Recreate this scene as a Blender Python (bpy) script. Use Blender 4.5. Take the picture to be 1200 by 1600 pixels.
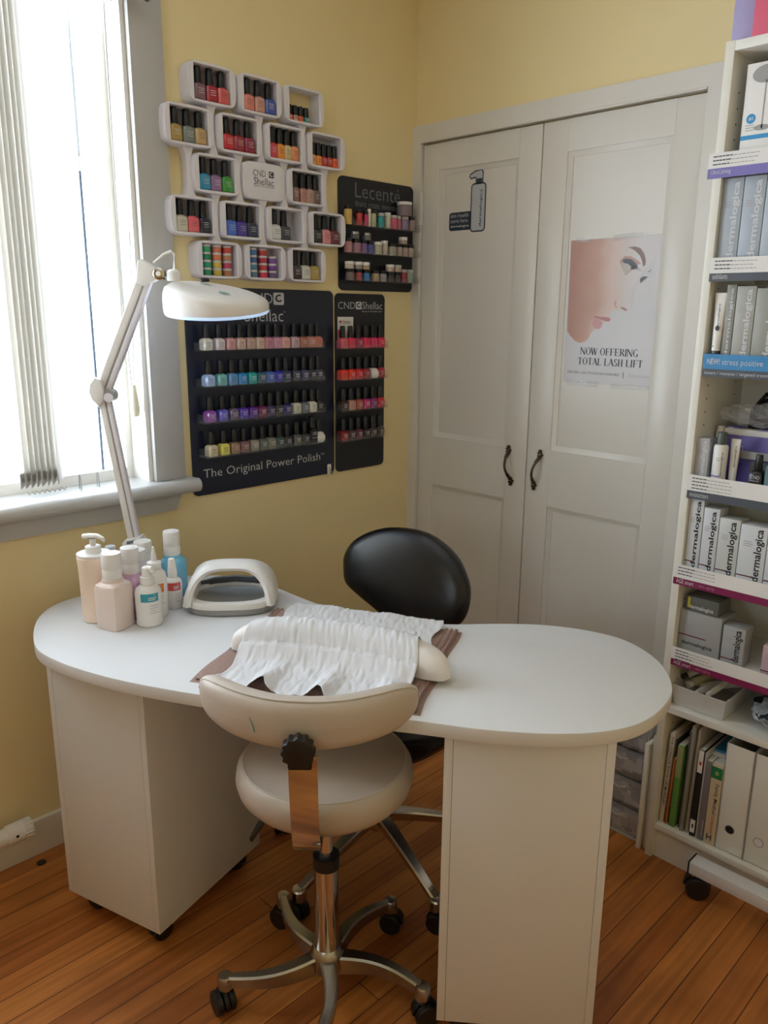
import bpy, bmesh, math, random
from mathutils import Vector, Matrix, noise as mnoise
random.seed(7)
for o in list(bpy.data.objects): bpy.data.objects.remove(o)
SC = bpy.context.scene
COL = SC.collection
PI = math.pi

# ------------------------------------------------------------------ camera, world, lights, exposure
cam_d = bpy.data.cameras.new('camera'); cam = bpy.data.objects.new('camera', cam_d); COL.objects.link(cam)
R_ = Vector((0.70421261, 0.70994398, 0.00800972)); U_ = Vector((-0.17798146, 0.16560091, 0.96999945)); W_ = Vector((-0.68731885, 0.68451142, -0.24297512))
mw = Matrix.Identity(4)
for i in range(3):
    mw[i][0] = R_[i]; mw[i][1] = U_[i]; mw[i][2] = -W_[i]
mw[0][3], mw[1][3], mw[2][3] = 2.01405, -2.146, 1.45
cam.matrix_world = mw
cam_d.sensor_fit = 'VERTICAL'; cam_d.sensor_height = 24.0; cam_d.lens = 1240.27 / 1600 * 24.0
cam_d.clip_start = 0.02
SC.camera = cam

SKY = 11.5
wd = bpy.data.worlds.new('sky'); SC.world = wd; wd.use_nodes = True
bg = wd.node_tree.nodes['Background']; bg.inputs[0].default_value = (0.86, 0.94, 1.0, 1); bg.inputs[1].default_value = SKY
# bright sunlit ground and haze outside the window, dimmer cloud overhead
_N = wd.node_tree.nodes; _L = wd.node_tree.links
_tc = _N.new('ShaderNodeTexCoord'); _sp = _N.new('ShaderNodeSeparateXYZ'); _L.new(_tc.outputs['Generated'], _sp.inputs[0])
_mr = _N.new('ShaderNodeMapRange'); _mr.inputs[1].default_value = -1; _mr.inputs[2].default_value = 1; _L.new(_sp.outputs[2], _mr.inputs[0])
_rp = _N.new('ShaderNodeValToRGB'); _L.new(_mr.outputs[0], _rp.inputs[0])
_e = _rp.color_ramp.elements; _e[0].position = 0; _e[0].color = (.66, .735, .80, 1); _e[1].position = 1; _e[1].color = (.16, .18, .20, 1)
for _p, _c in ((.5, (.66, .745, .82, 1)), (.62, (.47, .535, .595, 1)), (.78, (.21, .24, .272, 1))):
    _x = _e.new(_p); _x.color = _c
_L.new(_rp.outputs[0], bg.inputs[0]); bg.inputs[1].default_value = SKY * 1.9
SC.view_settings.view_transform = 'Standard'; SC.view_settings.look = 'None'
SC.view_settings.exposure = 0.20; SC.view_settings.gamma = 1.0; SC.view_settings.use_curve_mapping = False
SC.cycles.use_denoising = True
try: SC.cycles.denoiser = 'OPENIMAGEDENOISE'
except Exception: pass
SC.cycles.max_bounces = 10; SC.cycles.diffuse_bounces = 6; SC.cycles.transparent_max_bounces = 16
SC.cycles.sample_clamp_indirect = 6.0; SC.cycles.caustics_reflective = False; SC.cycles.caustics_refractive = False

def portal(name, loc, direction, sx, sy):
    l = bpy.data.lights.new(name, 'AREA'); l.shape = 'RECTANGLE'; l.size = sx; l.size_y = sy
    l.cycles.is_portal = True
    o = bpy.data.objects.new(name, l); COL.objects.link(o); o.location = loc
    o.rotation_euler = Vector(direction).to_track_quat('-Z', 'Z').to_euler()
    return o
portal('window_portal', (-0.16, -1.70, 1.62), (1, 0, 0), 1.34, 1.32)
portal('window_portal.001', (1.75, -3.88, 1.675), (0, 1, 0), .58, .58)  # sampling portal for the added fill window

# ------------------------------------------------------------------ materials
def lin(h):
    if isinstance(h, str):
        h = h.lstrip('#'); c = [int(h[i:i + 2], 16) / 255 for i in (0, 2, 4)]
    else: c = [v / 255 for v in h]
    return tuple((v / 12.92 if v <= .04045 else ((v + .055) / 1.055) ** 2.4) for v in c) + (1.0,)
MATS = {}
def M(name, col, rough=.5, metal=0.0, noise=.05, nscale=30, bump=0.0, bscale=200, emit=0, trans=0.0, spec=.5, coat=0.0, alpha=1.0):
    if name in MATS: return MATS[name]
    m = bpy.data.materials.new(name); m.use_nodes = True; MATS[name] = m
    nt = m.node_tree; N = nt.nodes; L = nt.links
    p = N['Principled BSDF']; c = lin(col)
    p.inputs['Roughness'].default_value = rough; p.inputs['Metallic'].default_value = metal
    p.inputs['Specular IOR Level'].default_value = spec; p.inputs['Coat Weight'].default_value = coat
    p.inputs['Transmission Weight'].default_value = trans; p.inputs['Alpha'].default_value = alpha
    tc = N.new('ShaderNodeTexCoord'); nz = N.new('ShaderNodeTexNoise'); nz.inputs['Scale'].default_value = nscale; nz.inputs['Detail'].default_value = 4
    L.new(tc.outputs['Object'], nz.inputs['Vector'])
    mx = N.new('ShaderNodeMix'); mx.data_type = 'RGBA'
    mx.inputs[6].default_value = tuple(v * (1 - noise) for v in c[:3]) + (1,); mx.inputs[7].default_value = tuple(min(1, v * (1 + noise)) for v in c[:3]) + (1,)
    L.new(nz.outputs['Fac'], mx.inputs[0]); L.new(mx.outputs[2], p.inputs['Base Color'])
    if bump:
        n2 = N.new('ShaderNodeTexNoise'); n2.inputs['Scale'].default_value = bscale; n2.inputs['Detail'].default_value = 3
        L.new(tc.outputs['Object'], n2.inputs['Vector'])
        b = N.new('ShaderNodeBump'); b.inputs['Strength'].default_value = bump; b.inputs['Distance'].default_value = .002
        L.new(n2.outputs['Fac'], b.inputs['Height']); L.new(b.outputs['Normal'], p.inputs['Normal'])
    if emit:
        p.inputs['Emission Color'].default_value = c; p.inputs['Emission Strength'].default_value = emit
    return m

def clear_mat(name, col, fac, rough=.05):
    """thin clear plastic / glass: transparent mixed with a coloured glossy film"""
    m = bpy.data.materials.new(name); m.use_nodes = True; MATS[name] = m
    nt = m.node_tree; N = nt.nodes; L = nt.links
    p = N['Principled BSDF']; p.inputs['Base Color'].default_value = lin(col); p.inputs['Roughness'].default_value = rough
    t = N.new('ShaderNodeBsdfTransparent'); lw = N.new('ShaderNodeLayerWeight'); lw.inputs[0].default_value = .5; pw = N.new('ShaderNodeMath'); pw.operation = 'POWER'; pw.inputs[1].default_value = 4.0; L.new(lw.outputs['Facing'], pw.inputs[0])
    fr = N.new('ShaderNodeMath'); fr.operation = 'MULTIPLY_ADD'; fr.inputs[1].default_value = .45; fr.inputs[2].default_value = .03; L.new(pw.outputs[0], fr.inputs[0])
    ad = N.new('ShaderNodeMath'); ad.operation = 'ADD'; ad.use_clamp = True; ad.inputs[1].default_value = fac
    nz = N.new('ShaderNodeTexNoise'); nz.inputs['Scale'].default_value = 18
    ml = N.new('ShaderNodeMath'); ml.operation = 'MULTIPLY_ADD'; ml.inputs[1].default_value = .06; ml.inputs[2].default_value = -.03
    a2 = N.new('ShaderNodeMath'); a2.operation = 'ADD'; a2.use_clamp = True
    mx = N.new('ShaderNodeMixShader')
    L.new(nz.outputs['Fac'], ml.inputs[0]); L.new(fr.outputs[0], ad.inputs[0]); L.new(ad.outputs[0], a2.inputs[0]); L.new(ml.outputs[0], a2.inputs[1])
    L.new(a2.outputs[0], mx.inputs[0]); L.new(t.outputs[0], mx.inputs[1]); L.new(p.outputs[0], mx.inputs[2])
    L.new(mx.outputs[0], N['Material Output'].inputs[0])
    return m

def translucent_mat(name, col, fac):
    m = bpy.data.materials.new(name); m.use_nodes = True; MATS[name] = m
    nt = m.node_tree; N = nt.nodes; L = nt.links
    p = N['Principled BSDF']; p.inputs['Base Color'].default_value = lin(col); p.inputs['Roughness'].default_value = .8
    nz = N.new('ShaderNodeTexWave'); nz.inputs['Scale'].default_value = 60; tc = N.new('ShaderNodeTexCoord'); L.new(tc.outputs['Object'], nz.inputs['Vector'])
    b = N.new('ShaderNodeBump'); b.inputs['Strength'].default_value = .04; b.inputs['Distance'].default_value = .0005
    L.new(nz.outputs['Fac'], b.inputs['Height']); L.new(b.outputs['Normal'], p.inputs['Normal'])
    t = N.new('ShaderNodeBsdfTranslucent'); t.inputs[0].default_value = lin(col)
    mx = N.new('ShaderNodeMixShader'); mx.inputs[0].default_value = fac
    L.new(p.outputs[0], mx.inputs[1]); L.new(t.outputs[0], mx.inputs[2]); L.new(mx.outputs[0], N['Material Output'].inputs[0])
    return m

def floor_mat():
    m = bpy.data.materials.new('polished_floorboards'); m.use_nodes = True
    nt = m.node_tree; N = nt.nodes; L = nt.links; p = N['Principled BSDF']
    tc = N.new('ShaderNodeTexCoord'); sp = N.new('ShaderNodeSeparateXYZ'); cb = N.new('ShaderNodeCombineXYZ')
    L.new(tc.outputs['Object'], sp.inputs[0]); L.new(sp.outputs[1], cb.inputs[0]); L.new(sp.outputs[0], cb.inputs[1])
    br = N.new('ShaderNodeTexBrick'); br.offset = .37; br.offset_frequency = 3
    br.inputs['Color1'].default_value = lin('d48c48'); br.inputs['Color2'].default_value = lin('ac642e'); br.inputs['Mortar'].default_value = lin('33180a')
    br.inputs['Scale'].default_value = 1; br.inputs['Mortar Size'].default_value = .0011; br.inputs['Mortar Smooth'].default_value = .3
    br.inputs['Bias'].default_value = 0; br.inputs['Brick Width'].default_value = 3.1; br.inputs['Row Height'].default_value = .063
    L.new(cb.outputs[0], br.inputs['Vector'])
    mp = N.new('ShaderNodeMapping'); mp.inputs['Scale'].default_value = (55, 2.2, 1); L.new(tc.outputs['Object'], mp.inputs[0])
    nz = N.new('ShaderNodeTexNoise'); nz.inputs['Scale'].default_value = 1; nz.inputs['Detail'].default_value = 6; nz.inputs['Distortion'].default_value = .4
    L.new(mp.outputs[0], nz.inputs['Vector'])
    rp = N.new('ShaderNodeValToRGB'); rp.color_ramp.elements[0].position = .3; rp.color_ramp.elements[0].color = (.66, .60, .54, 1); rp.color_ramp.elements[1].position = .7; rp.color_ramp.elements[1].color = (1.12, 1.08, 1.02, 1)
    L.new(nz.outputs['Fac'], rp.inputs[0])
    mx = N.new('ShaderNodeMix'); mx.data_type = 'RGBA'; mx.blend_type = 'MULTIPLY'; mx.inputs[0].default_value = 1
    L.new(br.outputs['Color'], mx.inputs[6]); L.new(rp.outputs[0], mx.inputs[7])
    # worn blotches and knots
    n3 = N.new('ShaderNodeTexNoise'); n3.inputs['Scale'].default_value = 3.1; n3.inputs['Detail'].default_value = 5; L.new(tc.outputs['Object'], n3.inputs['Vector'])
    r3 = N.new('ShaderNodeValToRGB'); r3.color_ramp.elements[0].position = .32; r3.color_ramp.elements[0].color = (.62, .58, .56, 1); r3.color_ramp.elements[1].position = .55; r3.color_ramp.elements[1].color = (1, 1, 1, 1)
    L.new(n3.outputs['Fac'], r3.inputs[0])
    m2 = N.new('ShaderNodeMix'); m2.data_type = 'RGBA'; m2.blend_type = 'MULTIPLY'; m2.inputs[0].default_value = .8
    L.new(mx.outputs[2], m2.inputs[6]); L.new(r3.outputs[0], m2.inputs[7]); L.new(m2.outputs[2], p.inputs['Base Color'])
    p.inputs['Roughness'].default_value = .42
    b = N.new('ShaderNodeBump'); b.invert = True; b.inputs['Strength'].default_value = .4; b.inputs['Distance'].default_value = .002
    L.new(br.outputs['Fac'], b.inputs['Height']); L.new(b.outputs['Normal'], p.inputs['Normal'])
    return m

def towel_mat():
    m = M('brown_terry', 'a68a80', .95, noise=.35, nscale=260, bump=1.0, bscale=700)
    return m

def pattern_mat(name, cols, scale, rough=.4):
    """irregular printed patches (voronoi cells) for packed contents"""
    m = bpy.data.materials.new(name); m.use_nodes = True
    nt = m.node_tree; N = nt.nodes; L = nt.links; p = N['Principled BSDF']; p.inputs['Roughness'].default_value = rough
    tc = N.new('ShaderNodeTexCoord'); v = N.new('ShaderNodeTexVoronoi'); v.distance = 'CHEBYCHEV'; v.inputs['Scale'].default_value = scale
    L.new(tc.outputs['Object'], v.inputs['Vector']); sp = N.new('ShaderNodeSeparateColor'); L.new(v.outputs['Color'], sp.inputs[0])
    r = N.new('ShaderNodeValToRGB'); r.color_ramp.interpolation = 'CONSTANT'
    els = r.color_ramp.elements
    for i, c in enumerate(cols):
        e = els[i] if i < 2 else els.new(i / len(cols)); e.position = i / len(cols); e.color = lin(c)
    L.new(sp.outputs[0], r.inputs[0]); L.new(r.outputs[0], p.inputs['Base Color'])
    return m

def skin_mat():
    """printed portrait: brown at the cheek, paling towards the nose (poster ink, object space)"""
    m = bpy.data.materials.new('printed_skin'); m.use_nodes = True
    nt = m.node_tree; N = nt.nodes; L = nt.links; p = N['Principled BSDF']; p.inputs['Roughness'].default_value = .3
    tc = N.new('ShaderNodeTexCoord'); sp = N.new('ShaderNodeSeparateXYZ'); L.new(tc.outputs['Object'], sp.inputs[0])
    nz = N.new('ShaderNodeTexNoise'); nz.inputs['Scale'].default_value = 6; L.new(tc.outputs['Object'], nz.inputs['Vector'])
    a = N.new('ShaderNodeMath'); a.operation = 'MULTIPLY_ADD'; a.inputs[1].default_value = .10; L.new(nz.outputs['Fac'], a.inputs[0]); L.new(sp.outputs[0], a.inputs[2])
    z = N.new('ShaderNodeMath'); z.operation = 'MULTIPLY_ADD'; z.inputs[1].default_value = -.10; L.new(sp.outputs[2], z.inputs[0]); L.new(a.outputs[0], z.inputs[2])
    s = N.new('ShaderNodeMapRange'); s.inputs[1].default_value = -.10; s.inputs[2].default_value = .085; L.new(z.outputs[0], s.inputs[0])
    r = N.new('ShaderNodeValToRGB'); e = r.color_ramp.elements
    e[0].color = lin('b07c68'); e[1].color = lin('cdc8ca'); x = e.new(.35); x.color = lin('c0937f'); x = e.new(.6); x.color = lin('d0b6aa')
    L.new(s.outputs[0], r.inputs[0]); L.new(r.outputs[0], p.inputs['Base Color'])
    return m

wall_y = M('yellow_wall_paint', 'ead8a6', .7, noise=.025, nscale=3, bump=.08, bscale=120)
white_p = M('white_gloss_paint', 'e4e2dc', .35, noise=.015, nscale=6)
case_p = M('window_paint', 'b8b7b5', .35, noise=.015, nscale=6)
door_p = M('cream_gloss_paint', 'dbd7d0', .28, noise=.02, nscale=8, bump=.04, bscale=40)
ceil_p = M('ceiling_paint', 'ecebe6', .8, noise=.01)
lam = M('white_laminate', 'dcdde0', .55, spec=.3, noise=.01, nscale=5, bump=.03, bscale=400)
lam_edge = M('white_edge_band', 'ddd8cc', .4, noise=.02)
shelf_w = M('white_foil', 'e2e0d8', .4, noise=.015)
gap_d = M('dark_gap', '2a2622', .9)
plast_w = M('white_plastic', 'e8e6e4', .3, noise=.01)
plast_v = M('lilac_white_plastic', 'dedbe2', .32, noise=.012)
plast_g = M('grey_plastic', '9a9a9a', .4, noise=.02)
plast_dg = M('dark_grey_plastic', '4c5056', .25, noise=.03)
black_g = M('black_gloss', '0c0d10', .3, noise=.1)
black_m = M('black_plastic', '141414', .42, noise=.1)
black_l = M('black_vinyl', '0b0c10', .27, noise=.1, bump=.12, bscale=500)
navy = M('navy_board', '131b30', .35, noise=.06, nscale=9)
navy_b = M('black_board', '12151d', .38, noise=.06, nscale=9)
ink_w = M('white_print', 'c9cbd0', .5, noise=.01)
ink_g = M('grey_print', '6e7178', .4, noise=.02)
ink_k = M('black_print', '1d1f24', .5, noise=.02)
ink_d = M('slate_print', '4b5058', .5, noise=.02)
chrome = M('chrome', 'd4d2ce', .08, 1.0, noise=.01)
alu = M('cast_aluminium', 'b4b3ae', .24, 1.0, noise=.04, bump=.05)
vinyl_w = M('white_vinyl', 'c0b4a8', .42, noise=.02, nscale=14, bump=.10, bscale=600)
pewter = M('antique_brass', '5c5040', .3, 1.0, noise=.3, nscale=120)
acryl = clear_mat('clear_acrylic', 'b0b6be', .035, .06)
glass_m = clear_mat('window_glass', 'e8f0f4', .02, .02)
film = clear_mat('clear_film', 'dcdcdc', .14, .12)
frost = clear_mat('frosted_plastic', 'e8e8e6', .60, .35)
slat_m = translucent_mat('blind_fabric', 'dcd9d3', .30)
paper_m = translucent_mat('tissue_paper', 'e4e4e8', .12)
bottle_t = M('milky_plastic', 'f2ddcb', .35, noise=.02)
led = M('led_ring', 'bcd8ff', .3, emit=.50)
terry = towel_mat()
card_w = M('white_card', 'e2e0de', .55, noise=.01)

# ------------------------------------------------------------------ mesh builder
def bx(sx, sy, sz, bev=0.0, seg=2):
    bm = bmesh.new(); bmesh.ops.create_cube(bm, size=1.0)
    for v in bm.verts: v.co = Vector((v.co.x * sx, v.co.y * sy, v.co.z * sz))
    if bev > 0: bmesh.ops.bevel(bm, geom=bm.edges[:], offset=bev, segments=seg, affect='EDGES', profile=.5)
    return bm
def prism(pts, h, bev=0.0, seg=2, z0=0.0):
    bm = bmesh.new(); vs = [bm.verts.new((x, y, z0)) for x, y in pts]
    f = bm.faces.new(vs); f.normal_update()
    if f.normal.z < 0: f.normal_flip()
    ex = bmesh.ops.extrude_face_region(bm, geom=[f])
    for g in ex['geom']:
        if isinstance(g, bmesh.types.BMVert): g.co.z += h
    bm.normal_update(); bmesh.ops.recalc_face_normals(bm, faces=bm.faces[:])
    if bev > 0:
        es = [e for e in bm.edges if abs(e.verts[0].co.z - e.verts[1].co.z) < 1e-7]
        bmesh.ops.bevel(bm, geom=es, offset=bev, segments=seg, affect='EDGES', profile=.5)
    return bm
def flat(pts, z=0.0):
    bm = bmesh.new(); f = bm.faces.new([bm.verts.new((x, y, z)) for x, y in pts]); f.normal_update()
    if f.normal.z < 0: f.normal_flip()
    return bm
def lathe(prof, n=24, sq=0, sx=1.0, sy=1.0):
    """revolve (r, z) pairs; sq > 2 squares the section; ends close when r == 0, else get a cap"""
    bm = bmesh.new(); rings = []
    for pr in prof:
        r, z = pr[0], pr[1]; q = pr[2] if len(pr) > 2 else sq
        if r <= 1e-6: rings.append([bm.verts.new((0, 0, z))]); continue
        ring = []
        for i in range(n):
            a = 2 * PI * i / n; c, s = math.cos(a), math.sin(a); k = 1.0
            if q: k = (abs(c) ** q + abs(s) ** q) ** (-1.0 / q)
            ring.append(bm.verts.new((r * k * c * sx, r * k * s * sy, z)))
        rings.append(ring)
    for a, b in zip(rings, rings[1:]):
        if len(a) == 1 and len(b) == 1: continue
        for i in range(n):
            j = (i + 1) % n
            if len(a) == 1: bm.faces.new((a[0], b[j], b[i]))
            elif len(b) == 1: bm.faces.new((a[i], a[j], b[0]))
            else: bm.faces.new((a[i], a[j], b[j], b[i]))
    if len(rings[0]) > 1: bm.faces.new(rings[0][::-1])
    if len(rings[-1]) > 1: bm.faces.new(rings[-1])
    bmesh.ops.recalc_face_normals(bm, faces=bm.faces[:])
    return bm
def tube(path, r, n=10, flatz=1.0, closed=False):
    bm = bmesh.new(); P = [Vector(p) for p in path]; rings = []
    rr = r if isinstance(r, (list, tuple)) else [r] * len(P)
    up = Vector((0, 0, 1))
    for i, p in enumerate(P):
        d = (P[(i + 1) % len(P)] - P[i - 1]) if closed else (P[min(i + 1, len(P) - 1)] - P[max(i - 1, 0)])
        d.normalize()
        a = d.cross(up)
        if a.length < 1e-3: a = d.cross(Vector((1, 0, 0)))
        a.normalize(); b = a.cross(d)
        rings.append([bm.verts.new(p + a * rr[i] * math.cos(2 * PI * k / n) + b * rr[i] * flatz * math.sin(2 * PI * k / n)) for k in range(n)])
    pairs = list(zip(rings, rings[1:])) + ([(rings[-1], rings[0])] if closed else [])
    for A, B in pairs:
        for k in range(n): bm.faces.new((A[k], A[(k + 1) % n], B[(k + 1) % n], B[k]))
    if not closed: bm.faces.new(rings[0][::-1]); bm.faces.new(rings[-1])
    bmesh.ops.recalc_face_normals(bm, faces=bm.faces[:])
    return bm
def sweep(path, secs):
    """vertical-rectangle sweep; secs = (half width, z down, z up) per point"""
    bm = bmesh.new(); P = [Vector(p) for p in path]; rings = []
    for i, p in enumerate(P):
        d = P[min(i + 1, len(P) - 1)] - P[max(i - 1, 0)]; a = Vector((-d.y, d.x, 0)).normalized(); w, dn, up = secs[i]
        c = min(w, up) * .5
        rings.append([bm.verts.new(p + a * x + Vector((0, 0, z))) for x, z in ((-w * .8, -dn), (w * .8, -dn), (w, up - c), (w - c, up), (-w + c, up), (-w, up - c))])
    for A, B in zip(rings, rings[1:]):
        n = len(A)
        for k in range(n): bm.faces.new((A[k], A[(k + 1) % n], B[(k + 1) % n], B[k]))
    bm.faces.new(rings[0][::-1]); bm.faces.new(rings[-1]); bmesh.ops.recalc_face_normals(bm, faces=bm.faces[:])
    return bm
def grid(nu, nv, fn):
    bm = bmesh.new(); V = [[bm.verts.new(fn(i / nu, j / nv)) for j in range(nv + 1)] for i in range(nu + 1)]
    for i in range(nu):
        for j in range(nv): bm.faces.new((V[i][j], V[i + 1][j], V[i + 1][j + 1], V[i][j + 1]))
    return bm
def rrect(w, h, r, n=5, cx=0.0, cy=0.0):
    pts = []
    for (sx, sy, a0) in ((1, 1, 0), (-1, 1, 90), (-1, -1, 180), (1, -1, 270)):
        for k in range(n + 1):
            a = math.radians(a0 + 90 * k / n); pts.append((cx + sx * (w / 2 - r) + r * math.cos(a), cy + sy * (h / 2 - r) + r * math.sin(a)))
    return pts
def T(x=0, y=0, z=0): return Matrix.Translation((x, y, z))
def RZ(d): return Matrix.Rotation(math.radians(d), 4, 'Z')
def RX(d): return Matrix.Rotation(math.radians(d), 4, 'X')
def RY(d): return Matrix.Rotation(math.radians(d), 4, 'Y')
def frame(o, u, v):
    u = Vector(u); v = Vector(v); n = u.cross(v); m = Matrix.Identity(4)
    for i in range(3): m[i][0], m[i][1], m[i][2], m[i][3] = u[i], v[i], n[i], o[i]
    return m
FRONT = lambda x, y, z: frame((x, y, z), (1, 0, 0), (0, 0, 1))      # a surface facing -y (towards the room from the back wall)
LEFTW = lambda x, y, z: frame((x, y, z), (0, 1, 0), (0, 0, 1))      # a surface facing +x

TXT = {}
def glyphs(s, bold=0.0):
    k = (s, bold)
    if k in TXT: return TXT[k]
    c = bpy.data.curves.new('lettering', 'FONT'); c.body = s; c.offset = bold; c.resolution_u = 2; c.fill_mode = 'FRONT'
    o = bpy.data.objects.new('lettering', c); COL.objects.link(o)
    bpy.context.view_layer.update(); dg = bpy.context.evaluated_depsgraph_get(); ev = o.evaluated_get(dg); me = ev.to_mesh()
    V = [v.co.copy() for v in me.vertices]; F = [tuple(p.vertices) for p in me.polygons]
    ev.to_mesh_clear(); bpy.data.objects.remove(o); bpy.data.curves.remove(c)
    x0 = min(v.x for v in V); x1 = max(v.x for v in V); y0 = min(v.y for v in V); y1 = max(v.y for v in V)
    V = [((v.x - x0) / (x1 - x0), (v.y - y0) / (y1 - y0)) for v in V]
    TXT[k] = (V, F); return TXT[k]

class MB:
    def __init__(self): self.v = []; self.f = []; self.mi = []; self.mats = []
    def slot(self, m):
        if m not in self.mats: self.mats.append(m)
        return self.mats.index(m)
    def add(self, bm, mat, X=None):
        X = X or Matrix.Identity(4); b = len(self.v); s = self.slot(mat); bm.verts.index_update()
        flip = X.determinant() < 0
        self.v += [X @ v.co for v in bm.verts]
        for f in bm.faces:
            ix = [b + v.index for v in f.verts]
            self.f.append(ix[::-1] if flip else ix); self.mi.append(s)
        bm.free(); return self
    def box(self, c, s, mat, bev=0.0, X=None, seg=2):
        return self.add(bx(*s, bev, seg), mat, (X or Matrix.Identity(4)) @ T(*c))
    def b2(self, lo, hi, mat, bev=0.0, X=None):
        return self.box([(a + b) / 2 for a, b in zip(lo, hi)], [abs(b - a) for a, b in zip(lo, hi)], mat, bev, X)
    def text(self, s, X, x, y, w, h, mat, bold=0.0, lift=.0006, rot=0):
        """letters fitted to a w x h box with its lower corner at (x, y) of frame X"""
        V, F = glyphs(s, bold); b = len(self.v); sl = self.slot(mat); A = X @ T(x, y, lift) @ RZ(rot)
        self.v += [A @ Vector((px * w, py * h, 0)) for px, py in V]
        for f in F: self.f.append([b + i for i in f]); self.mi.append(sl)
        return self
    def build(self, name, parent=None, smooth=35):
        me = bpy.data.meshes.new(name); me.from_pydata([tuple(v) for v in self.v], [], self.f)
        for m in self.mats: me.materials.append(m)
        me.polygons.foreach_set('material_index', self.mi)
        if smooth:
            me.polygons.foreach_set('use_smooth', [True] * len(me.polygons)); me.update(); me.set_sharp_from_angle(angle=math.radians(smooth))
        me.update(); o = bpy.data.objects.new(name, me); COL.objects.link(o)
        if parent: o.parent = parent
        return o
def one(bm, mat, name, parent=None, X=None, smooth=35): return MB().add(bm, mat, X).build(name, parent, smooth)
def tag(o, label, cat, group=None, kind=None):
    o['label'] = label; o['category'] = cat
    if group: o['group'] = group
    if kind: o['kind'] = kind
    return o
def thing(name, label, cat, loc=(0, 0, 0), rz=0.0, group=None):
    o = bpy.data.objects.new(name, None); COL.objects.link(o); o.empty_display_size = .05
    o.location = loc; o.rotation_euler = (0, 0, math.radians(rz)); return tag(o, label, cat, group)
def struct(mb, name, label, cat, smooth=35): return tag(mb.build(name, None, smooth), label, cat, None, 'structure')
def dup(root, loc, label, group=None, rz=0.0):
    r = root.copy(); COL.objects.link(r); r.location = loc; r.rotation_euler = (0, 0, math.radians(rz)); r['label'] = label
    if group: r['group'] = group
    for ch in list(root.children):
        c = ch.copy(); COL.objects.link(c); c.parent = r
        for g in ch.children:
            d = g.copy(); COL.objects.link(d); d.parent = c
    return r
ORD = ['first', 'second', 'third', 'fourth', 'fifth', 'sixth', 'seventh', 'eighth', 'ninth', 'tenth', 'eleventh', 'twelfth', 'thirteenth', 'fourteenth']

# ------------------------------------------------------------------ the room
RX1, RY0, RH = 3.3, -3.75, 2.55
m = MB(); m.b2((-.13, RY0, -.05), (RX1, .1, 0), floor_mat()); struct(m, 'floor', 'narrow polished orange timber floorboards', 'floor')
m = MB(); m.b2((-.13, RY0, RH), (RX1, .1, RH + .06), ceil_p); struct(m, 'ceiling', 'plain white painted ceiling above', 'ceiling')
WY0, WY1, WZ0, WZ1 = -2.35, -1.06, .985, 2.26
m = MB()
for lo, hi in (((-.13, RY0, 0), (0, .1, WZ0 - .03)), ((-.13, RY0, WZ1), (0, .1, RH)), ((-.13, RY0, WZ0 - .03), (0, WY0, WZ1)), ((-.13, WY1, WZ0 - .03), (0, .1, WZ1))): m.b2(lo, hi, wall_y)
struct(m, 'wall_left', 'pale yellow wall holding the window and polish displays', 'wall')
m = MB()
for lo, hi in (((0, 0, 0), (.016, .1, RH)), ((.016, 0, 2.005), (1.04, .1, RH)), ((1.04, 0, 0), (RX1, .1, RH))): m.b2(lo, hi, wall_y)
m.b2((0, .1, 0), (1.1, .13, 2.1), gap_d)
struct(m, 'wall_back', 'pale yellow wall around and above the closet doors', 'wall')
m = MB(); m.b2((RX1, RY0, 0), (RX1 + .1, .1, RH), wall_y); struct(m, 'wall_right', 'pale yellow side wall beyond the bookcase', 'wall')
BX0, BX1, BZ0, BZ1 = 1.48, 2.02, 1.40, 1.95  # opening for the unseen window added as fill
m = MB()
for lo, hi in (((-.13, RY0 - .1, 0), (RX1 + .1, RY0, BZ0)), ((-.13, RY0 - .1, BZ1), (RX1 + .1, RY0, RH)), ((-.13, RY0 - .1, BZ0), (BX0, RY0, BZ1)), ((BX1, RY0 - .1, BZ0), (RX1 + .1, RY0, BZ1))): m.b2(lo, hi, wall_y)
struct(m, 'wall_rear', 'pale yellow wall opposite the closet', 'wall')
m = MB(); m.b2((0, RY0, 0), (.016, 0, .104), white_p, .004); struct(m, 'baseboard_left', 'cream painted skirting board under the window wall', 'skirting')

# window in the left wall
w = MB()
CB = .02
w.b2((0, WY1, WZ0), (CB, WY1 + .094, 2.355), case_p, .003); w.b2((0, WY0 - .094, WZ0), (CB, WY0, 2.355), case_p, .003); w.b2((0, WY0, WZ1), (CB, WY1, 2.355), case_p, .003)
w.b2((-.13, WY1 - .012, WZ0), (0, WY1, WZ1), white_p); w.b2((-.13, WY0, WZ0), (0, WY0 + .012, WZ1), white_p); w.b2((-.13, WY0, WZ1 - .012), (0, WY1, WZ1), white_p)
win = struct(w, 'window_1', 'white framed window with vertical blinds, overexposed by daylight', 'window')
s = MB()
for y0, y1 in ((WY1 - .032, WY1 - .0122), (WY0 + .0122, WY0 + .032), (-1.75, -1.66)): s.b2((-.125, y0, WZ0 + .0302), (-.088, y1, WZ1 - .0502), white_p)
s.b2((-.125, WY0 + .0122, WZ0 + .0002), (-.088, WY1 - .0122, WZ0 + .03), white_p); s.b2((-.125, WY0 + .0122, WZ1 - .05), (-.088, WY1 - .0122, WZ1 - .0122), white_p)
s.b2((-.112, WY1 - .098, WZ0 + .03), (-.104, WY1 - .091, 1.80), M('window_seal', '46566c', .6)); s.b2((-.112, WY1 - .098, 1.80), (-.103, WY1 - .089, 1.835), white_p); s.b2((-.112, WY1 - .097, 1.835), (-.104, WY1 - .090, WZ1 - .05), M('window_seal_grey', 'b4bcc0', .6))
s.build('sash', win)
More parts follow.
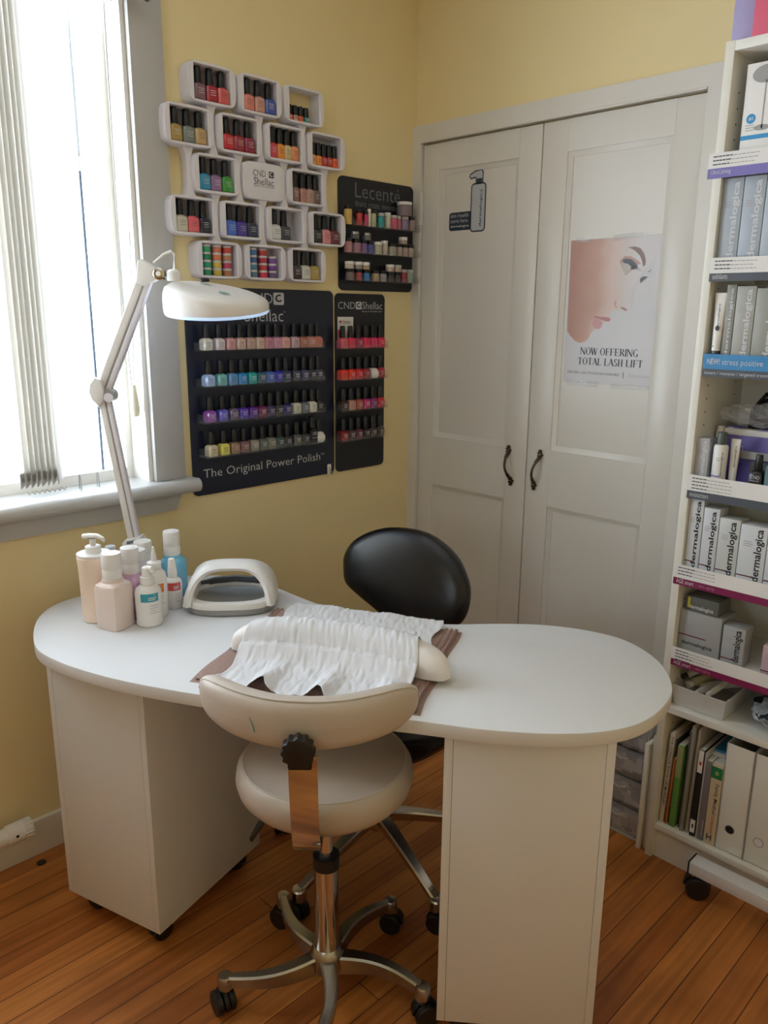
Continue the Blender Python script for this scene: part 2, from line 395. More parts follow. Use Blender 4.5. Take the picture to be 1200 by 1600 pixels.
g = MB(); g.b2((-.108, WY0 + .032, WZ0 + .03), (-.104, -1.75, WZ1 - .05), glass_m); g.b2((-.1035, -1.66, WZ0 + .03), (-.1005, WY1 - .032, WZ1 - .05), glass_m); g.build('pane', win, 0)
sl = MB(); sl.b2((-.13, WY0 - .12, WZ0 - .03), (.05, -.945, WZ0), case_p)
sl.add(tube([(.05, WY0 - .12, WZ0 - .018), (.05, -.945, WZ0 - .018)], .0195, 14), case_p); sl.build('sill', win)
ap = MB(); ap.add(prism([(WY0 - .1, .895), (-1.0, .895), (-.975, .955), (WY0 - .12, .955)], .018), case_p, LEFTW(0, 0, 0)); ap.build('apron', win)

# unseen window added in the rear wall to give fill light
w = MB()
for lo, hi in (((BX0 - .09, RY0, BZ0 - .09), (BX1 + .09, RY0 + .02, BZ0)), ((BX0 - .09, RY0, BZ1), (BX1 + .09, RY0 + .02, BZ1 + .09)), ((BX0 - .09, RY0, BZ0), (BX0, RY0 + .02, BZ1)), ((BX1, RY0, BZ0), (BX1 + .09, RY0 + .02, BZ1))): w.b2(lo, hi, white_p, .003)
w2 = struct(w, 'fill_window', 'unseen white framed window added opposite the closet for fill light', 'window')
s = MB()
for lo, hi in (((BX0, RY0 - .09, BZ0), (BX0 + .06, RY0 - .05, BZ1)), ((BX1 - .06, RY0 - .09, BZ0), (BX1, RY0 - .05, BZ1)), ((BX0, RY0 - .09, BZ0), (BX1, RY0 - .05, BZ0 + .06)), ((BX0, RY0 - .09, BZ1 - .06), (BX1, RY0 - .05, BZ1)), ((1.72, RY0 - .09, BZ0), (1.78, RY0 - .05, BZ1))): s.b2(lo, hi, white_p, .004)
s.build('sash', w2); one(bx(BX1 - BX0 - .1, .004, BZ1 - BZ0 - .1), glass_m, 'pane', w2, T((BX0 + BX1) / 2, RY0 - .07, (BZ0 + BZ1) / 2), 0)

# closet: architrave and two panelled doors
t = MB()
Y0, Y1 = -.016, .0
for pts in ([(-.002, 0), (.038, 0), (.038, 2.005), (-.002, 2.063)], [(1.022, 0), (1.082, 0), (1.082, 2.063), (1.022, 2.005)], [(-.002, 2.063), (.038, 2.005), (1.022, 2.005), (1.082, 2.063)]):
    t.add(prism([(x + (.0022 if x < 0 else 0), z) for x, z in pts], .016), door_p, FRONT(0, 0, 0))
t.b2((.03, .0, 0), (.038, .06, 2.012), door_p); t.b2((1.022, .0, 0), (1.03, .06, 2.012), door_p); t.b2((.03, .0, 2.005), (1.03, .06, 2.012), door_p)
t.b2((.038, -.020, 2.005), (1.022, -.010, 2.013), door_p, .003)
struct(t, 'trim_1', 'cream painted architrave around the closet doors', 'door frame')

def door(name, x0, x1, panels, label):
    m = MB(); z0, z1 = .012, 2.001; yf, yb, yr = -.004, .030, .008
    xs = [x0] + [p[0] for p in panels[:1]] + [panels[0][1], x1]
    pl, prr = panels[0][0], panels[0][1]
    zs = sorted([(p[2], p[3]) for p in panels])
    m.b2((x0, yf, z0), (pl, yb, z1), door_p, .0015); m.b2((prr, yf, z0), (x1, yb, z1), door_p, .0015)
    edges = [z0] + [v for z in zs for v in z] + [z1]
    for a, b in zip(edges[0::2], edges[1::2]): m.b2((pl, yf, a), (prr, yb, b), door_p)
    for a, b in zs:
        m.b2((pl - .005, yr, a - .005), (prr + .005, yb - .004, b + .005), door_p)
        k = .015                                        # sloped moulding around the panel
        o = [(pl, a), (prr, a), (prr, b), (pl, b)]; i = [(pl + k, a + k), (prr - k, a + k), (prr - k, b - k), (pl + k, b - k)]
        bm = bmesh.new(); O = [bm.verts.new((x, yf + .003, z)) for x, z in o]; I = [bm.verts.new((x, yr - .002, z)) for x, z in i]; J = [bm.verts.new((x, yr, z)) for x, z in i]
        for q in range(4):
            bm.faces.new((O[q], O[(q + 1) % 4], I[(q + 1) % 4], I[q])); bm.faces.new((I[q], I[(q + 1) % 4], J[(q + 1) % 4], J[q]))
        bmesh.ops.recalc_face_normals(bm, faces=bm.faces[:]); m.add(bm, door_p)
    return struct(m, name, label, 'door')
dl = door('door_1', .041, .5205, [(.112, .438, .20, .843), (.112, .438, 1.02, 1.916)], 'cream panelled closet door nearest the corner, with pump bottle sticker')
dr = door('door_2', .5245, 1.020, [(.612, .938, .20, .846), (.612, .938, 1.03, 1.912)], 'cream panelled closet door with the lash lift poster')
def handle(px, pz0, pz1, sway, parent):
    m = MB(); n = 12; P = []
    for i in range(n + 1):
        k = i / n; P.append((px + sway * k, -.006 - .030 * math.sin(PI * k) ** .8, pz1 + (pz0 - pz1) * k))
    m.add(tube(P, [.0042 if 2 < i < n - 2 else .006 for i in range(n + 1)], 8), pewter)
    for zz, xx, s in ((pz1, px, 1), (pz0, px + sway, -1)):
        for k in range(5):
            a = k * 2 * PI / 5; m.add(lathe([(0, -.004), (.0048, -.002), (.0048, .002), (0, .005)], 8), pewter, T(xx + .007 * math.cos(a), -.0075, zz + s * .006 + .008 * math.sin(a)))
        m.add(lathe([(0, -.006), (.006, -.003), (.006, .003), (0, .006)], 8), pewter, T(xx, -.008, zz + s * .018))
    o = m.build('door_handle', parent); o['label'] = 'ornate antique brass pull handle'
handle(.452, .915, 1.005, .014, dl); handle(.577, .915, 1.005, -.018, dr)
def hinge(x, z, parent):
    m = MB()
    for k in (-1, 0, 1): m.add(lathe([(.005, -.017), (.005, .017)], 10), door_p, T(x, -.008, z + k * .036))
    m.build('hinge', parent)
hinge(1.021, 1.80, dr); hinge(1.021, .35, dr); hinge(.0395, 1.80, dl); hinge(.0395, .35, dl)

# ------------------------------------------------------------------ blind, cords
b = thing('vertical_blind', 'white vertical blind, slats stacked in a bunch at the window', 'blind', (-.03, -1.35, 1.0))
B0 = T(.03, 1.35, -1.0)
m = MB(); m.b2((-.052, WY0 + .02, 2.184), (-.010, WY1 - .02, 2.214), plast_w, .004, B0); m.build('headrail', b)
def slat(y, ang, name='slat'):
    m = MB(); nn = 6; Hs = 1.140
    def fn(u, v): 
        k = (u - .5) * 2; return (k * .0445, .004 * (1 - k * k), v * Hs)
    X = B0 @ T(-.03, y, 1.028) @ RZ(ang)
    m.add(grid(nn, 1, fn), slat_m, X)
    m.add(bx(.085, .003, .038, .001), M('slat_weight', 'b9b4ae', .5), B0 @ T(-.03, y, 1.035) @ RZ(ang))
    m.add(bx(.012, .010, .02, .002), plast_w, B0 @ T(-.03, y, 2.174))
    return m.build(name, b)
for i in range(8): slat(-1.308 - i * .0135, -30 + random.uniform(-2, 2))
for i in range(6): slat(-1.80 - i * .085, 24)
m = MB()
for i in range(8): m.add(tube([(.012, -1.312 - i * .0128, 1.008), (.014, -1.318 - i * .0128, 1.001), (.012, -1.325 - i * .0128, 1.008)], .0018, 6), M('bead_chain', 'c8c4bf', .4), B0)
m.build('bead_chain', b)
c = B0 @ T(-.02, -1.09, 1.166)
m = MB()
m.add(tube([(0, .035, 1.0175), (0, .008, .2), (0, 0, .088)], .0014, 6), plast_g, c); m.add(tube([(0, -.01, 1.0175), (0, -.014, .3), (0, -.006, .088)], .0016, 6), plast_g, c); m.build('cord', b)
o = one(lathe([(0, 0), (.010, .003), (.0135, .018), (.012, .04), (.008, .075), (.006, .088), (0, .092)], 14), M('cream_plastic', 'd9d6ba', .4), 'pull_weight', b, c); o['label'] = 'pale cream pull weight on the cord'
for i, yy in enumerate((-1.255, -1.205, -1.15)):
    w_ = thing('chain_weight', 'small clear chain weight standing on sill, %s from the slat stack' % ORD[i], 'weight', (-.035, yy, WZ0), 0, 'chain weights on the sill')
    m = MB(); m.add(tube([(-.006, 0, 0), (-.005, 0, .03), (0, 0, .04), (.005, 0, .03), (.006, 0, 0)], .0014, 6), plast_g); m.build('weight', w_)
p = MB(); p.add(tube([(.060, WY0 - .1, 2.196), (.060, -1.035, 2.196)], .0115, 14), M('dark_wood', '3a2a22', .4)); p.add(lathe([(0, 0), (.014, .002), (.016, .010), (.010, .018), (0, .02)], 14), M('dark_wood', '3a2a22', .4), T(.060, -1.036, 2.196) @ RX(-90))
p.b2((.02, -1.075, 2.190), (.060, -1.068, 2.202), M('dark_wood', '3a2a22', .4)); tag(p.build('curtain_pole'), 'dark wooden curtain pole across the top of the window', 'curtain pole')

# ------------------------------------------------------------------ polish bottles
def lum(h): return h
POL = {}
def polish_parts(colour_hex, label=None, s=1.0, mini=False):
    key = (colour_hex, s, mini)
    return key
def polish(colour, hexc, loc, label, group, s=1.0, hb=.034, capc='black', rz=0.0, wb=.0158, hc=.038, ltxt=None):
    key = (hexc, s, hb, capc, wb, hc, ltxt)
    if key in POL: return dup(POL[key], loc, label, group, rz)
    t = thing('nail_polish', label, 'nail polish', loc, rz, group)
    mat = M('polish_' + hexc, hexc, .16, noise=.03, nscale=300, coat=.4)
    m = MB(); m.add(lathe([(wb * .9 * s, 0, 6), (wb * s, .002 * s, 6), (wb * s, hb * .72 * s, 6), (wb * .93 * s, hb * .88 * s, 5), (wb * .6 * s, hb * s, 3)], 20), mat)
    if ltxt:
        m.box((0, 0, hb * .42 * s), (wb * 2.03 * s, wb * 2.03 * s, hb * .5 * s), card_w, .001)
    else:
        X = LEFTW(wb * s, 0, 0) if abs(rz) < 1 else LEFTW(wb * s, 0, 0)
        for k, ww in ((.62, .9), (.5, .7), (.36, .8)): m.add(flat([(-ww * wb * .6 * s, hb * k * s), (ww * wb * .6 * s, hb * k * s), (ww * wb * .6 * s, hb * k * s + .0011), (-ww * wb * .6 * s, hb * k * s + .0011)]), ink_w if sum(lin(hexc)[:3]) < .9 else ink_d, LEFTW(wb * s + .0003, 0, 0))
    m.build('bottle', t)
    m = MB(); r = .0098 * s; m.add(lathe([(r * .98, hb * s - .0005), (r, (hb + .002) * s), (r * .86, (hb + hc - .003) * s), (r * .72, (hb + hc) * s)], 16), black_g if capc == 'black' else plast_w); m.build('cap', t)
    POL[key] = t
    return t

# wide navy display: four acrylic shelves of thirteen bottles
def acrylic_shelf(par, y0, y1, z, d=.048, lip=.018):
    m = MB(); m.b2((.004, y0, z - .004), (d + .006, y1, z), acryl); m.b2((d + .003, y0, z), (d + .006, y1, z + lip), acryl)
    for y in (y0, y1 - .003): m.b2((.004, y, z), (d + .006, y + .003, z + .022), acryl)
    m.build('shelf', par, 0)
def board(name, label, y0, y1, z0, z1, r, mat, x=.0, th=.005):
    t = thing(name, label, 'display board', (x, (y0 + y1) / 2, z0)); t['_'] = 0; del t['_']
    return t, T(-x, -(y0 + y1) / 2, -z0)
GB = 'polishes on the wide navy display'
bd, X0 = board('polish_display', 'wide navy polish display board with four rows, beside the window', -.935, -.386, .92, 1.518, .02, navy)
m = MB(); m.add(prism(rrect(.549, .598, .018, 6, -.6605, 1.219), .005, .0008, 1), navy, X0 @ LEFTW(0.0006, 0, 0))
F = X0 @ LEFTW(.0058, 0, 0)
m.text('CND', F, -.735, 1.4735, .104, .032, ink_w, -.012); m.text('Shellac', F, -.735, 1.4225, .143, .036, ink_w, -.008)
m.add(flat(rrect(.040, .036, .005, 4, -.608, 1.490), .0006), ink_w, F); m.text('c', F, -.620, 1.478, .024, .023, navy, .01, .0011, 8)
m.text('TM', F, -.590, 1.449, .007, .004, ink_w); m.text('The Original Power Polish', F, -.900, .9635, .450, .034, ink_w, -.004); m.text('TM', F, -.447, .988, .014, .006, ink_w)
m.build('backing_board', bd)
class SH:
    def __init__(s, p, X): s.p = p; s.X = X
def acrylic_shelf2(par, X, y0, y1, z, d=.048, lip=.011):
    m = MB(); m.b2((.006, y0, z - .003), (d + .006, y1, z), acryl, 0, X); m.b2((d + .0035, y0, z), (d + .006, y1, z + lip), acryl, 0, X)
    for y in (y0, y1 - .0025): m.b2((.006, y, z), (d + .006, y + .0025, z + .022), acryl, 0, X)
    m.build('shelf', par, 0)
ZR = [1.3435, 1.2425, 1.140, 1.040]
for z in ZR: acrylic_shelf2(bd, X0, -.912, -.464, z)
px1 = [150, 243, 327, 405, 485, 560, 633, 705, 775, 862, 938, 1008, 1072]
ROWS = [
 [('cream white', 'd8d4c2'), ('milky white', 'd6c8c8'), ('dusty pink', 'cc9290'), ('beige', 'd0ae9c'), ('nude', 'c09c90'), ('sand beige', 'd2b6a0'), ('rose pink', 'c88496'), ('orchid pink', 'd096b0'), ('peach pink', 'e0a8a0'), ('pale mauve', 'c2a2a8'), ('terracotta', 'ae6e5e'), ('rosy tan', 'b88274'), ('coral tan', 'c87868')],
 [('ice blue', 'a8c4ea'), ('seafoam', '74b8b0'), ('steel blue', '5c90c0'), ('bright blue', '2088c8'), ('teal green', '20a8a0'), ('dark teal', '305c70'), ('denim blue', '4468b0'), ('cobalt blue', '3232b4'), ('slate blue', '38425a'), ('charcoal blue', '3a4454'), ('dusk violet', '48466c'), ('blue black', '2a303c'), ('smoky grey', '363b48')],
 [('orchid purple', '9a56b0'), ('periwinkle', '6860c4'), ('plum grey', '665676'), ('violet', '583cb0'), ('deep purple', '602a92'), ('magenta wine', '7a2456'), ('dark violet', '342c5c'), ('dark grey', '363638'), ('indigo', '302a72'), ('ivory', 'c8c8b6'), ('storm grey', '66707a'), ('chalk white', 'd2d2c4'), ('smoky black', '2c3034')],
 [('cream', 'd2c4a4'), ('lemon yellow', 'e2d866'), ('tan brown', '9c7a60'), ('mauve brown', '8a6060'), ('taupe', '9c9080'), ('grey green', '5e6a60'), ('stone grey', '807e72'), ('sea grey', '34504e'), ('charcoal', '2e3232'), ('mid grey', '565656'), ('ash black', '3c4040'), ('white lettered black', '141416'), ('white wrapped', 'dcdcdc')]]
RN = ['top', 'second', 'third', 'bottom']
for r, row in enumerate(ROWS):
    for i, (cn, hx) in enumerate(row):
        y = -.889 + (px1[i] - 150) / (1072 - 150) * (.889 - .482) + (.002 if r else 0)
        lab = '%s polish bottle %s from the window on %s shelf of wide navy display' % (cn, ORD[i], RN[r])
        if r == 3 and i == 12: polish(cn, hx, (.034, y, ZR[r] + .0003), lab, GB, ltxt='w')
        elif r == 3 and i == 11:
            t = thing('nail_polish', lab, 'nail polish', (.034, y, ZR[r] + .0003), 0, GB)
            m = MB(); m.add(lathe([(.015, 0, 6), (.0165, .002, 6), (.0165, .042, 6), (.009, .05, 3)], 20), black_g); m.text('CND', LEFTW(.0166, 0, 0), -.009, .026, .018, .010, ink_w); m.text('top coat', LEFTW(.0166, 0, 0), -.010, .014, .020, .006, ink_w); m.build('bottle', t)
            one(lathe([(.0098, .049), (.0084, .082), (.007, .085)], 16), black_g, 'cap', t)
        else: polish(cn, hx, (.034, y, ZR[r] + .0003), lab, GB)

# narrow dark display: four shelves of six
GS = 'polishes on the narrow dark display'
bd, X0 = board('polish_display', 'narrow black polish display board with pink and red rows', -.380, -.150, .92, 1.512, .02, navy_b)
m = MB(); m.add(prism(rrect(.228, .592, .018, 6, -.264, 1.216), .005, .0008, 1), navy_b, X0 @ LEFTW(0.0006, 0, 0)); F = X0 @ LEFTW(.0058, 0, 0)
m.text('CND', F, -.366, 1.4625, .076, .0225, ink_w, -.012); m.add(flat(rrect(.026, .025, .003, 4, -.274, 1.474), .0006), ink_w, F); m.text('c', F, -.282, 1.466, .016, .016, navy_b, .01, .0011, 8)
m.text('Shellac', F, -.258, 1.4625, .094, .024, ink_w, -.008); m.text('Brand 14+ Day Nail Color', F, -.258, 1.4515, .094, .006, ink_w)
m.build('backing_board', bd)
ZS = [1.3365, 1.2345, 1.1325, 1.0325]
for z in ZS: acrylic_shelf2(bd, X0, -.404 + .012, -.180, z)
SIDE = [
 [('coral pink', 'e06274'), ('red pink', 'e23c58'), ('raspberry', 'a83458'), ('hot pink', 'ea2c60'), ('cerise', 'dc3c70'), ('crimson pink', 'de224e')],
 [('orange red', 'ec4432'), ('scarlet', 'e4342a'), ('bright red', 'd42c3c'), ('brick red', 'a0343c'), ('white wrapped', 'dcdcdc'), ('dark crimson', 'a81c34')],
 [('dark brown', '3a2828'), ('beige', 'bc8c7c'), ('copper', 'a85448'), ('magenta', 'be2e70'), ('purple', '88307c'), ('cherry red', 'c8203e')],
 [('deep red', '8c2028'), ('smoky mauve', '523c40'), ('plum', '622c40'), ('near black', '2a2022'), ('dark plum', '462a32'), ('grey black', '343032')]]
for r, row in enumerate(SIDE):
    for i, (cn, hx) in enumerate(row):
        lab = '%s polish bottle %s from the window on %s shelf of narrow black display' % (cn, ORD[i], RN[r])
        polish(cn, hx, (.034, -.372 + i * .0340, ZS[r] + .0003), lab, GS, ltxt='w' if cn == 'white wrapped' else None)
m = MB(); Fc = LEFTW(.0075, 0, 0); m.b2((.0060, -.369, 1.337), (.0075, -.300, 1.437), card_w)
m.text('I', Fc, -.3625, 1.417, .002, .009, ink_d); m.text('Shellac', Fc, -.346, 1.416, .034, .010, ink_d, 0)
m.add(flat([(-.356, 1.415), (-.3505, 1.422), (-.353, 1.426), (-.356, 1.423), (-.359, 1.426), (-.3615, 1.422)], .0006), M('red_print', 'c03038', .5), Fc)
m.add(flat([(-.368, 1.372), (-.345, 1.372), (-.335, 1.396), (-.368, 1.396)], .0006), M('red_print', 'c03038', .5), Fc); m.add(flat([(-.330, 1.372), (-.302, 1.372), (-.302, 1.396), (-.326, 1.396)], .0006), M('red_print', 'c03038', .5), Fc)
tag(m.build('promo_card'), 'white card with small red heart, behind pink bottles on narrow display', 'card')

# small black display with lettering and three shelves of little jars
bd, X0 = board('jar_display', 'small black display board of glitter jars beside the closet', -.362, -.014, 1.520, 1.872, .02, navy_b)
m = MB(); m.add(prism(rrect(.346, .350, .020, 6, -.188, 1.697), .005, .0008, 1), navy_b, X0 @ LEFTW(0.0006, 0, 0)); F = X0 @ LEFTW(.0058, 0, 0)
m.text('Lecenté', F, -.290, 1.8125, .208, .045, ink_g, -.006); m.text('desire. create. innovate.', F, -.290, 1.786, .196, .019, M('mid_grey_print', '8c8f96', .5), -.012)
m.build('backing_board', bd)
ZL = [1.723, 1.638, 1.552]
for z in ZL: acrylic_shelf2(bd, X0, -.338, -.022, z, .046, .012)
GJ = 'jars on the small black display'
JARS = [  # u in the zoomed row, width, body height, body, cap, kind, colour words
 [(278, 62, .046, 'c8a860', 'k', 'gold spotted'), (390, 52, .038, 'c03c34', 'k', 'red'), (462, 36, .036, 'c84070', 'k', 'magenta'), (495, 26, .044, 'd8d4cc', 'w', 'slim white'), (540, 46, .042, 'b0b890', 'k', 'pale green'), (618, 58, .036, '2c98a0', 'c', 'turquoise'), (692, 52, .040, 'c8c0a8', 'w', 'cream'), (755, 62, .034, 'cc5c78', 'c', 'rose pink'), (815, 40, .034, 'b86470', 'c', 'dusty red'), (882, 70, .034, '8c7c98', 'c', 'grey lilac'), (965, 60, .036, '9a8484', 'k', 'taupe speckled')],
 [(278, 64, .034, 'b08084', 'k', 'pink speckled'), (362, 70, .032, 'a07484', 'k', 'dusky pink'), (436, 58, .032, '7c6090', 'k', 'purple'), (505, 58, .030, '5058a0', 'k', 'blue violet'), (585, 70, .030, 'b8b4a0', 'w', 'cream topped'), (660, 56, .036, 'c4b8a4', 'w', 'beige'), (745, 70, .030, 'a8a094', 'k', 'stone'), (822, 56, .030, 'a89890', 'k', 'warm grey'), (888, 56, .030, 'a89090', 'k', 'pinkish grey'), (955, 58, .030, 'b0a490', 'k', 'sand')],
 [(298, 66, .026, '7c7074', 'k', 'mauve grey'), (382, 58, .026, 'a84444', 'k', 'brick red'), (465, 60, .026, '3c7cc0', 'k', 'bright blue'), (560, 66, .026, 'ac9474', 'k', 'golden'), (642, 66, .026, '98989c', 'k', 'silver'), (725, 66, .024, '3a3a3e', 'k', 'black'), (805, 62, .024, '44403f', 'k', 'dark brown'), (880, 56, .034, '9c3c50', 'c', 'wine red'), (948, 66, .034, '8c9c8c', 'c', 'sage glitter')]]
LN = ['top', 'middle', 'bottom']
def jar(loc, wd_, h, hx, cap, label, group, cat='jar'):
    t = thing('glitter_jar', label, cat, loc, 0, group); r = wd_ / 2
    one(lathe([(r * .95, 0), (r, .001), (r, h * .94), (r * .85, h)], 16), M('jar_' + hx, hx, .2, noise=.25, nscale=500), 'pot', t)
    ch = .010 if h < .05 else .012
    one(lathe([(r * .93, h), (r * .98, h + .001), (r * .98, h + ch - .001), (r * .9, h + ch)], 16), {'k': black_g, 'w': plast_w, 'c': M('clear_lid', 'b4b2b0', .15, noise=.05), 's': M('steel_lid', '9a9a9a', .2, .8)}[cap], 'lid', t)
    return t
for r, row in enumerate(JARS):
    for i, (u, wz, h, hx, cap, cn) in enumerate(row):
        y = -.346 + (u - 278) / (965 - 278) * (.346 - .052)
        jar((.034, y, ZL[r] + .0003), wz * .00043, h, hx, cap, '%s jar %s from the window end on %s shelf of small black display' % (cn, ORD[i], LN[r]), GJ)
jar((.034, -.089, ZL[0] + .0003 + .034 + .0105), .052, .036, '847478', 'w', 'large grey jar with white lid stacked on the small black display', GJ)
for k, (u, h0, r, cap, hx, lab) in enumerate([(345, .0425, 1, 's', '5a565c', 'small grey pot stacked above the dusky pink jar, small black display'), (468, .0420, 1, 's', '6a6c70', 'silver lidded pot stacked above purple jars on small black display'), (868, .0403, 1, 'w', 'b09a8c', 'small beige pot with white lid stacked above the warm grey jars'),
        (290, .0363, 2, 'w', 'c0bcae', 'white topped pot stacked above the mauve grey jar'), (378, .0363, 2, 'w', '8e8a88', 'white lidded grey pot stacked above the brick red jar'), (455, .0363, 2, 'w', 'b09878', 'white lidded gold pot stacked above the bright blue jar'), (722, .0343, 2, 'w', 'bca898', 'beige pot with white lid stacked above the black jar'), (806, .0343, 2, 'c', 'b09888', 'clear lidded beige pot stacked above the dark brown jar')]):
    y = -.346 + (u - 278) / (965 - 278) * (.346 - .052)
    jar((.034, y, ZL[r] + h0), .030, .013, hx, cap, lab, GJ)

# white honeycomb rack
hr = thing('polish_rack', 'white honeycomb wall rack of rounded cells above the navy display', 'rack', (.0, -.68, 1.55)); XH = T(0, .68, -1.55)
CW, CH, OW, OH, DP = .139, .096, .112, .084, .048
CELLS = {}
ZC = [2.034, 1.923, 1.812, 1.700, 1.590]
for r, (cols) in enumerate([(-.841, -.684, -.527), (-.917, -.757, -.599, -.443), (-.837, -.678, -.521), (-.914, -.758, -.600, -.442), (-.839, -.681, -.525)]):
    for k, y in enumerate(cols): CELLS[(r, k)] = (y, ZC[r])
def barrel(w, h, n=6, bul=.0052, r=.015):
    """rounded rectangle whose sides bow outward"""
    pts = rrect(w, h, r, n)
    res = []
    dense = []
    for i in range(len(pts)):
        a, b = pts[i], pts[(i + 1) % len(pts)]; d = math.dist(a, b); k = max(1, int(d / .012))
        for j in range(k): dense.append((a[0] + (b[0] - a[0]) * j / k, a[1] + (b[1] - a[1]) * j / k))
    for x, y in dense: res.append((x + math.copysign(bul, x) * (1 - (2 * y / h) ** 2) * abs(2 * x / w) ** 2, y + math.copysign(bul * .5, y) * (1 - (2 * x / w) ** 2) * abs(2 * y / h) ** 2))
    return res
def cell(y, z, closed=False):
    m = MB(); X = XH @ LEFTW(0, y, z)
    if closed:
        m.add(prism(barrel(CW, CH), DP - .004, .004, 3, .001), plast_v, X)
        F = X @ T(0, 0, DP - .0028)
        m.text('CND', F, -.040, .012, .044, .017, ink_d, -.01); m.add(flat(rrect(.017, .017, .002, 3, .024, .0205), .0004), ink_k, F); m.text('c', F, .018, .0145, .011, .012, plast_v, .01, .0009, 8)
        m.text('Shellac', F, -.038, -.010, .071, .019, ink_d, -.004); m.text('Brand 14+ Day Nail Color', F, -.038, -.0165, .071, .0045, ink_d)
    else:
        O = barrel(CW, CH); n = len(O); I0 = rrect(OW, OH, .004, 6)
        bm = bmesh.new()
        # inner ring sampled at the same angles as the outer
        def inner(p):
            x = p[0] * OW / CW; yv = p[1] * OH / CH
            kx = max(-OW / 2, min(OW / 2, p[0] * 1.06)); ky = max(-OH / 2, min(OH / 2, p[1] * 1.06)); return (kx, ky)
        I = [inner(p) for p in O]
        B = .0035
        rings = []
        for z_, sc, src in ((.001, 1, O), (DP - B, 1, O), (DP, .975, O), (DP, None, I), (DP - .002, 'i', I), (.001, 'i', I)):
            ring = []
            for p in src:
                if sc == 1 or sc == .975: ring.append(bm.verts.new((p[0] * sc, p[1] * sc, z_)))
                elif sc is None: ring.append(bm.verts.new((p[0] * 1.03, p[1] * 1.03, z_)))
                else: ring.append(bm.verts.new((p[0], p[1], z_)))
            rings.append(ring)
        rings.append(rings[0])
        for A, Bq in zip(rings, rings[1:]):
            for k in range(n):
                q = (k + 1) % n; vs = (A[k], A[q], Bq[q], Bq[k])
                try: bm.faces.new(vs)
                except ValueError: pass
        bmesh.ops.remove_doubles(bm, verts=bm.verts[:], dist=1e-6); bmesh.ops.recalc_face_normals(bm, faces=bm.faces[:])
        m.add(bm, plast_v, X)
        if abs(y + .527) > .001 or z < 2: m.add(bx(OW, OH, .0012), M('cell_backing', 'b4b2bc', .35), X @ T(0, 0, .0018))
    return m.build('cell', hr)
for (r, k), (y, z) in CELLS.items():
    o = cell(y, z, (r, k) == (2, 1))
    if (r, k) == (2, 1): o['label'] = 'closed white cell with printed logo'
def stem(y0, z0, y1, z1):
    m = MB(); pts = []
    n = 10
    za, zb = z0 - CH / 2 + .001, z1 + CH / 2 - .001
    L_ = [(-(.006 + .012 * abs(2 * i / n - 1) ** 3), i / n) for i in range(n + 1)]
    for dx, t in L_: pts.append((y0 + (y1 - y0) * t + dx, za + (zb - za) * t))
    for dx, t in L_[::-1]: pts.append((y0 + (y1 - y0) * t - dx, za + (zb - za) * t))
    m.add(prism(pts, .034, .004, 2, .002), plast_v, XH @ LEFTW(0, 0, 0)); m.build('stem', hr)
for r in range(3):
    for k in range(4):
        if (r, k) in CELLS and (r + 2, k) in CELLS: stem(*CELLS[(r, k)], *CELLS[(r + 2, k)])

GH = 'bottles in the white honeycomb rack'
HC = {  # (row, cell): list of (fraction across the opening, colour words, hex)
 (0, 0): [(.165, 'mauve', '7a5462'), (.50, 'crimson', 'a82838'), (.83, 'coral', 'd85c5c')],
 (0, 1): [(.16, 'salmon', 'd87c70'), (.495, 'rose beige', 'c89488'), (.825, 'royal blue', '3a54a8')],
 (1, 0): [(.16, 'bronze', 'a88c50'), (.50, 'pewter', '7c8480'), (.83, 'gold beige', 'c0a070')],
 (1, 1): [(.16, 'red', 'c02434'), (.485, 'wine red', '98203a'), (.81, 'deep crimson', '8c1c40')],
 (1, 2): [(.14, 'red pink', 'c8404a'), (.38, 'orange', 'e8922c'), (.62, 'sand', 'd0b880'), (.86, 'apricot', 'e09060')],
 (2, 0): [(.16, 'aqua blue', '2c8cb4'), (.485, 'lilac grey', '8c6c94'), (.82, 'leaf green', '3c9438')],
 (2, 2): [(.14, 'brown beige', '8c6c60'), (.42, 'nude pink', 'b8847c'), (.66, 'pale pink', 'b89488'), (.88, 'mocha', '6c5850')],
 (3, 0): [(.16, 'ivory', 'c8c4b0'), (.49, 'coral red', 'e06470'), (.82, 'black', '1c2030')],
 (3, 1): [(.16, 'cornflower blue', '4468c4'), (.49, 'violet', '442c94'), (.815, 'midnight blue', '202848')],
 (3, 2): [(.15, 'white', 'd0d0d0'), (.475, 'dark slate', '30343a')],
 (3, 3): [(.16, 'dark green', '1c2824'), (.485, 'pink', 'd88890'), (.81, 'wine', '6c2834')],
 (4, 2): [(.15, 'dark plum', '3c2c34'), (.475, 'white', 'd0d0c8'), (.80, 'gold labelled', 'b09850')]}
RNM = ['top', 'second', 'third', 'fourth', 'bottom']
for (r, k), lst in HC.items():
    y, z = CELLS[(r, k)]
    for i, (f, cn, hx) in enumerate(lst):
        polish(cn, hx, (.0305, y - OW / 2 + (.015 + f * .97) * OW, z - OH / 2 + .0006), '%s polish bottle %s in %s cell from window, %s row of honeycomb rack' % (cn, ORD[i], ORD[k], RNM[r]), GH, s=1.12, hb=.0370, wb=.0156 if len(lst) < 4 else .0118, hc=.036)
y, z = CELLS[(1, 3)]
for i, (cn, hx) in enumerate([('pale orange', 'e0a868'), ('orange', 'ec9030'), ('deep red', 'b83038'), ('brick red', 'b43c34'), ('bright orange', 'f06030')]):
    polish(cn, hx, (.0285, y - OW / 2 + .014 + i * .0212, z - OH / 2 + .0006), '%s polish bottle %s in fourth cell from window, second row of honeycomb rack' % (cn, ORD[i]), GH, hb=.030, wb=.0100, hc=.034, s=1.0)
y, z = CELLS[(0, 2)]
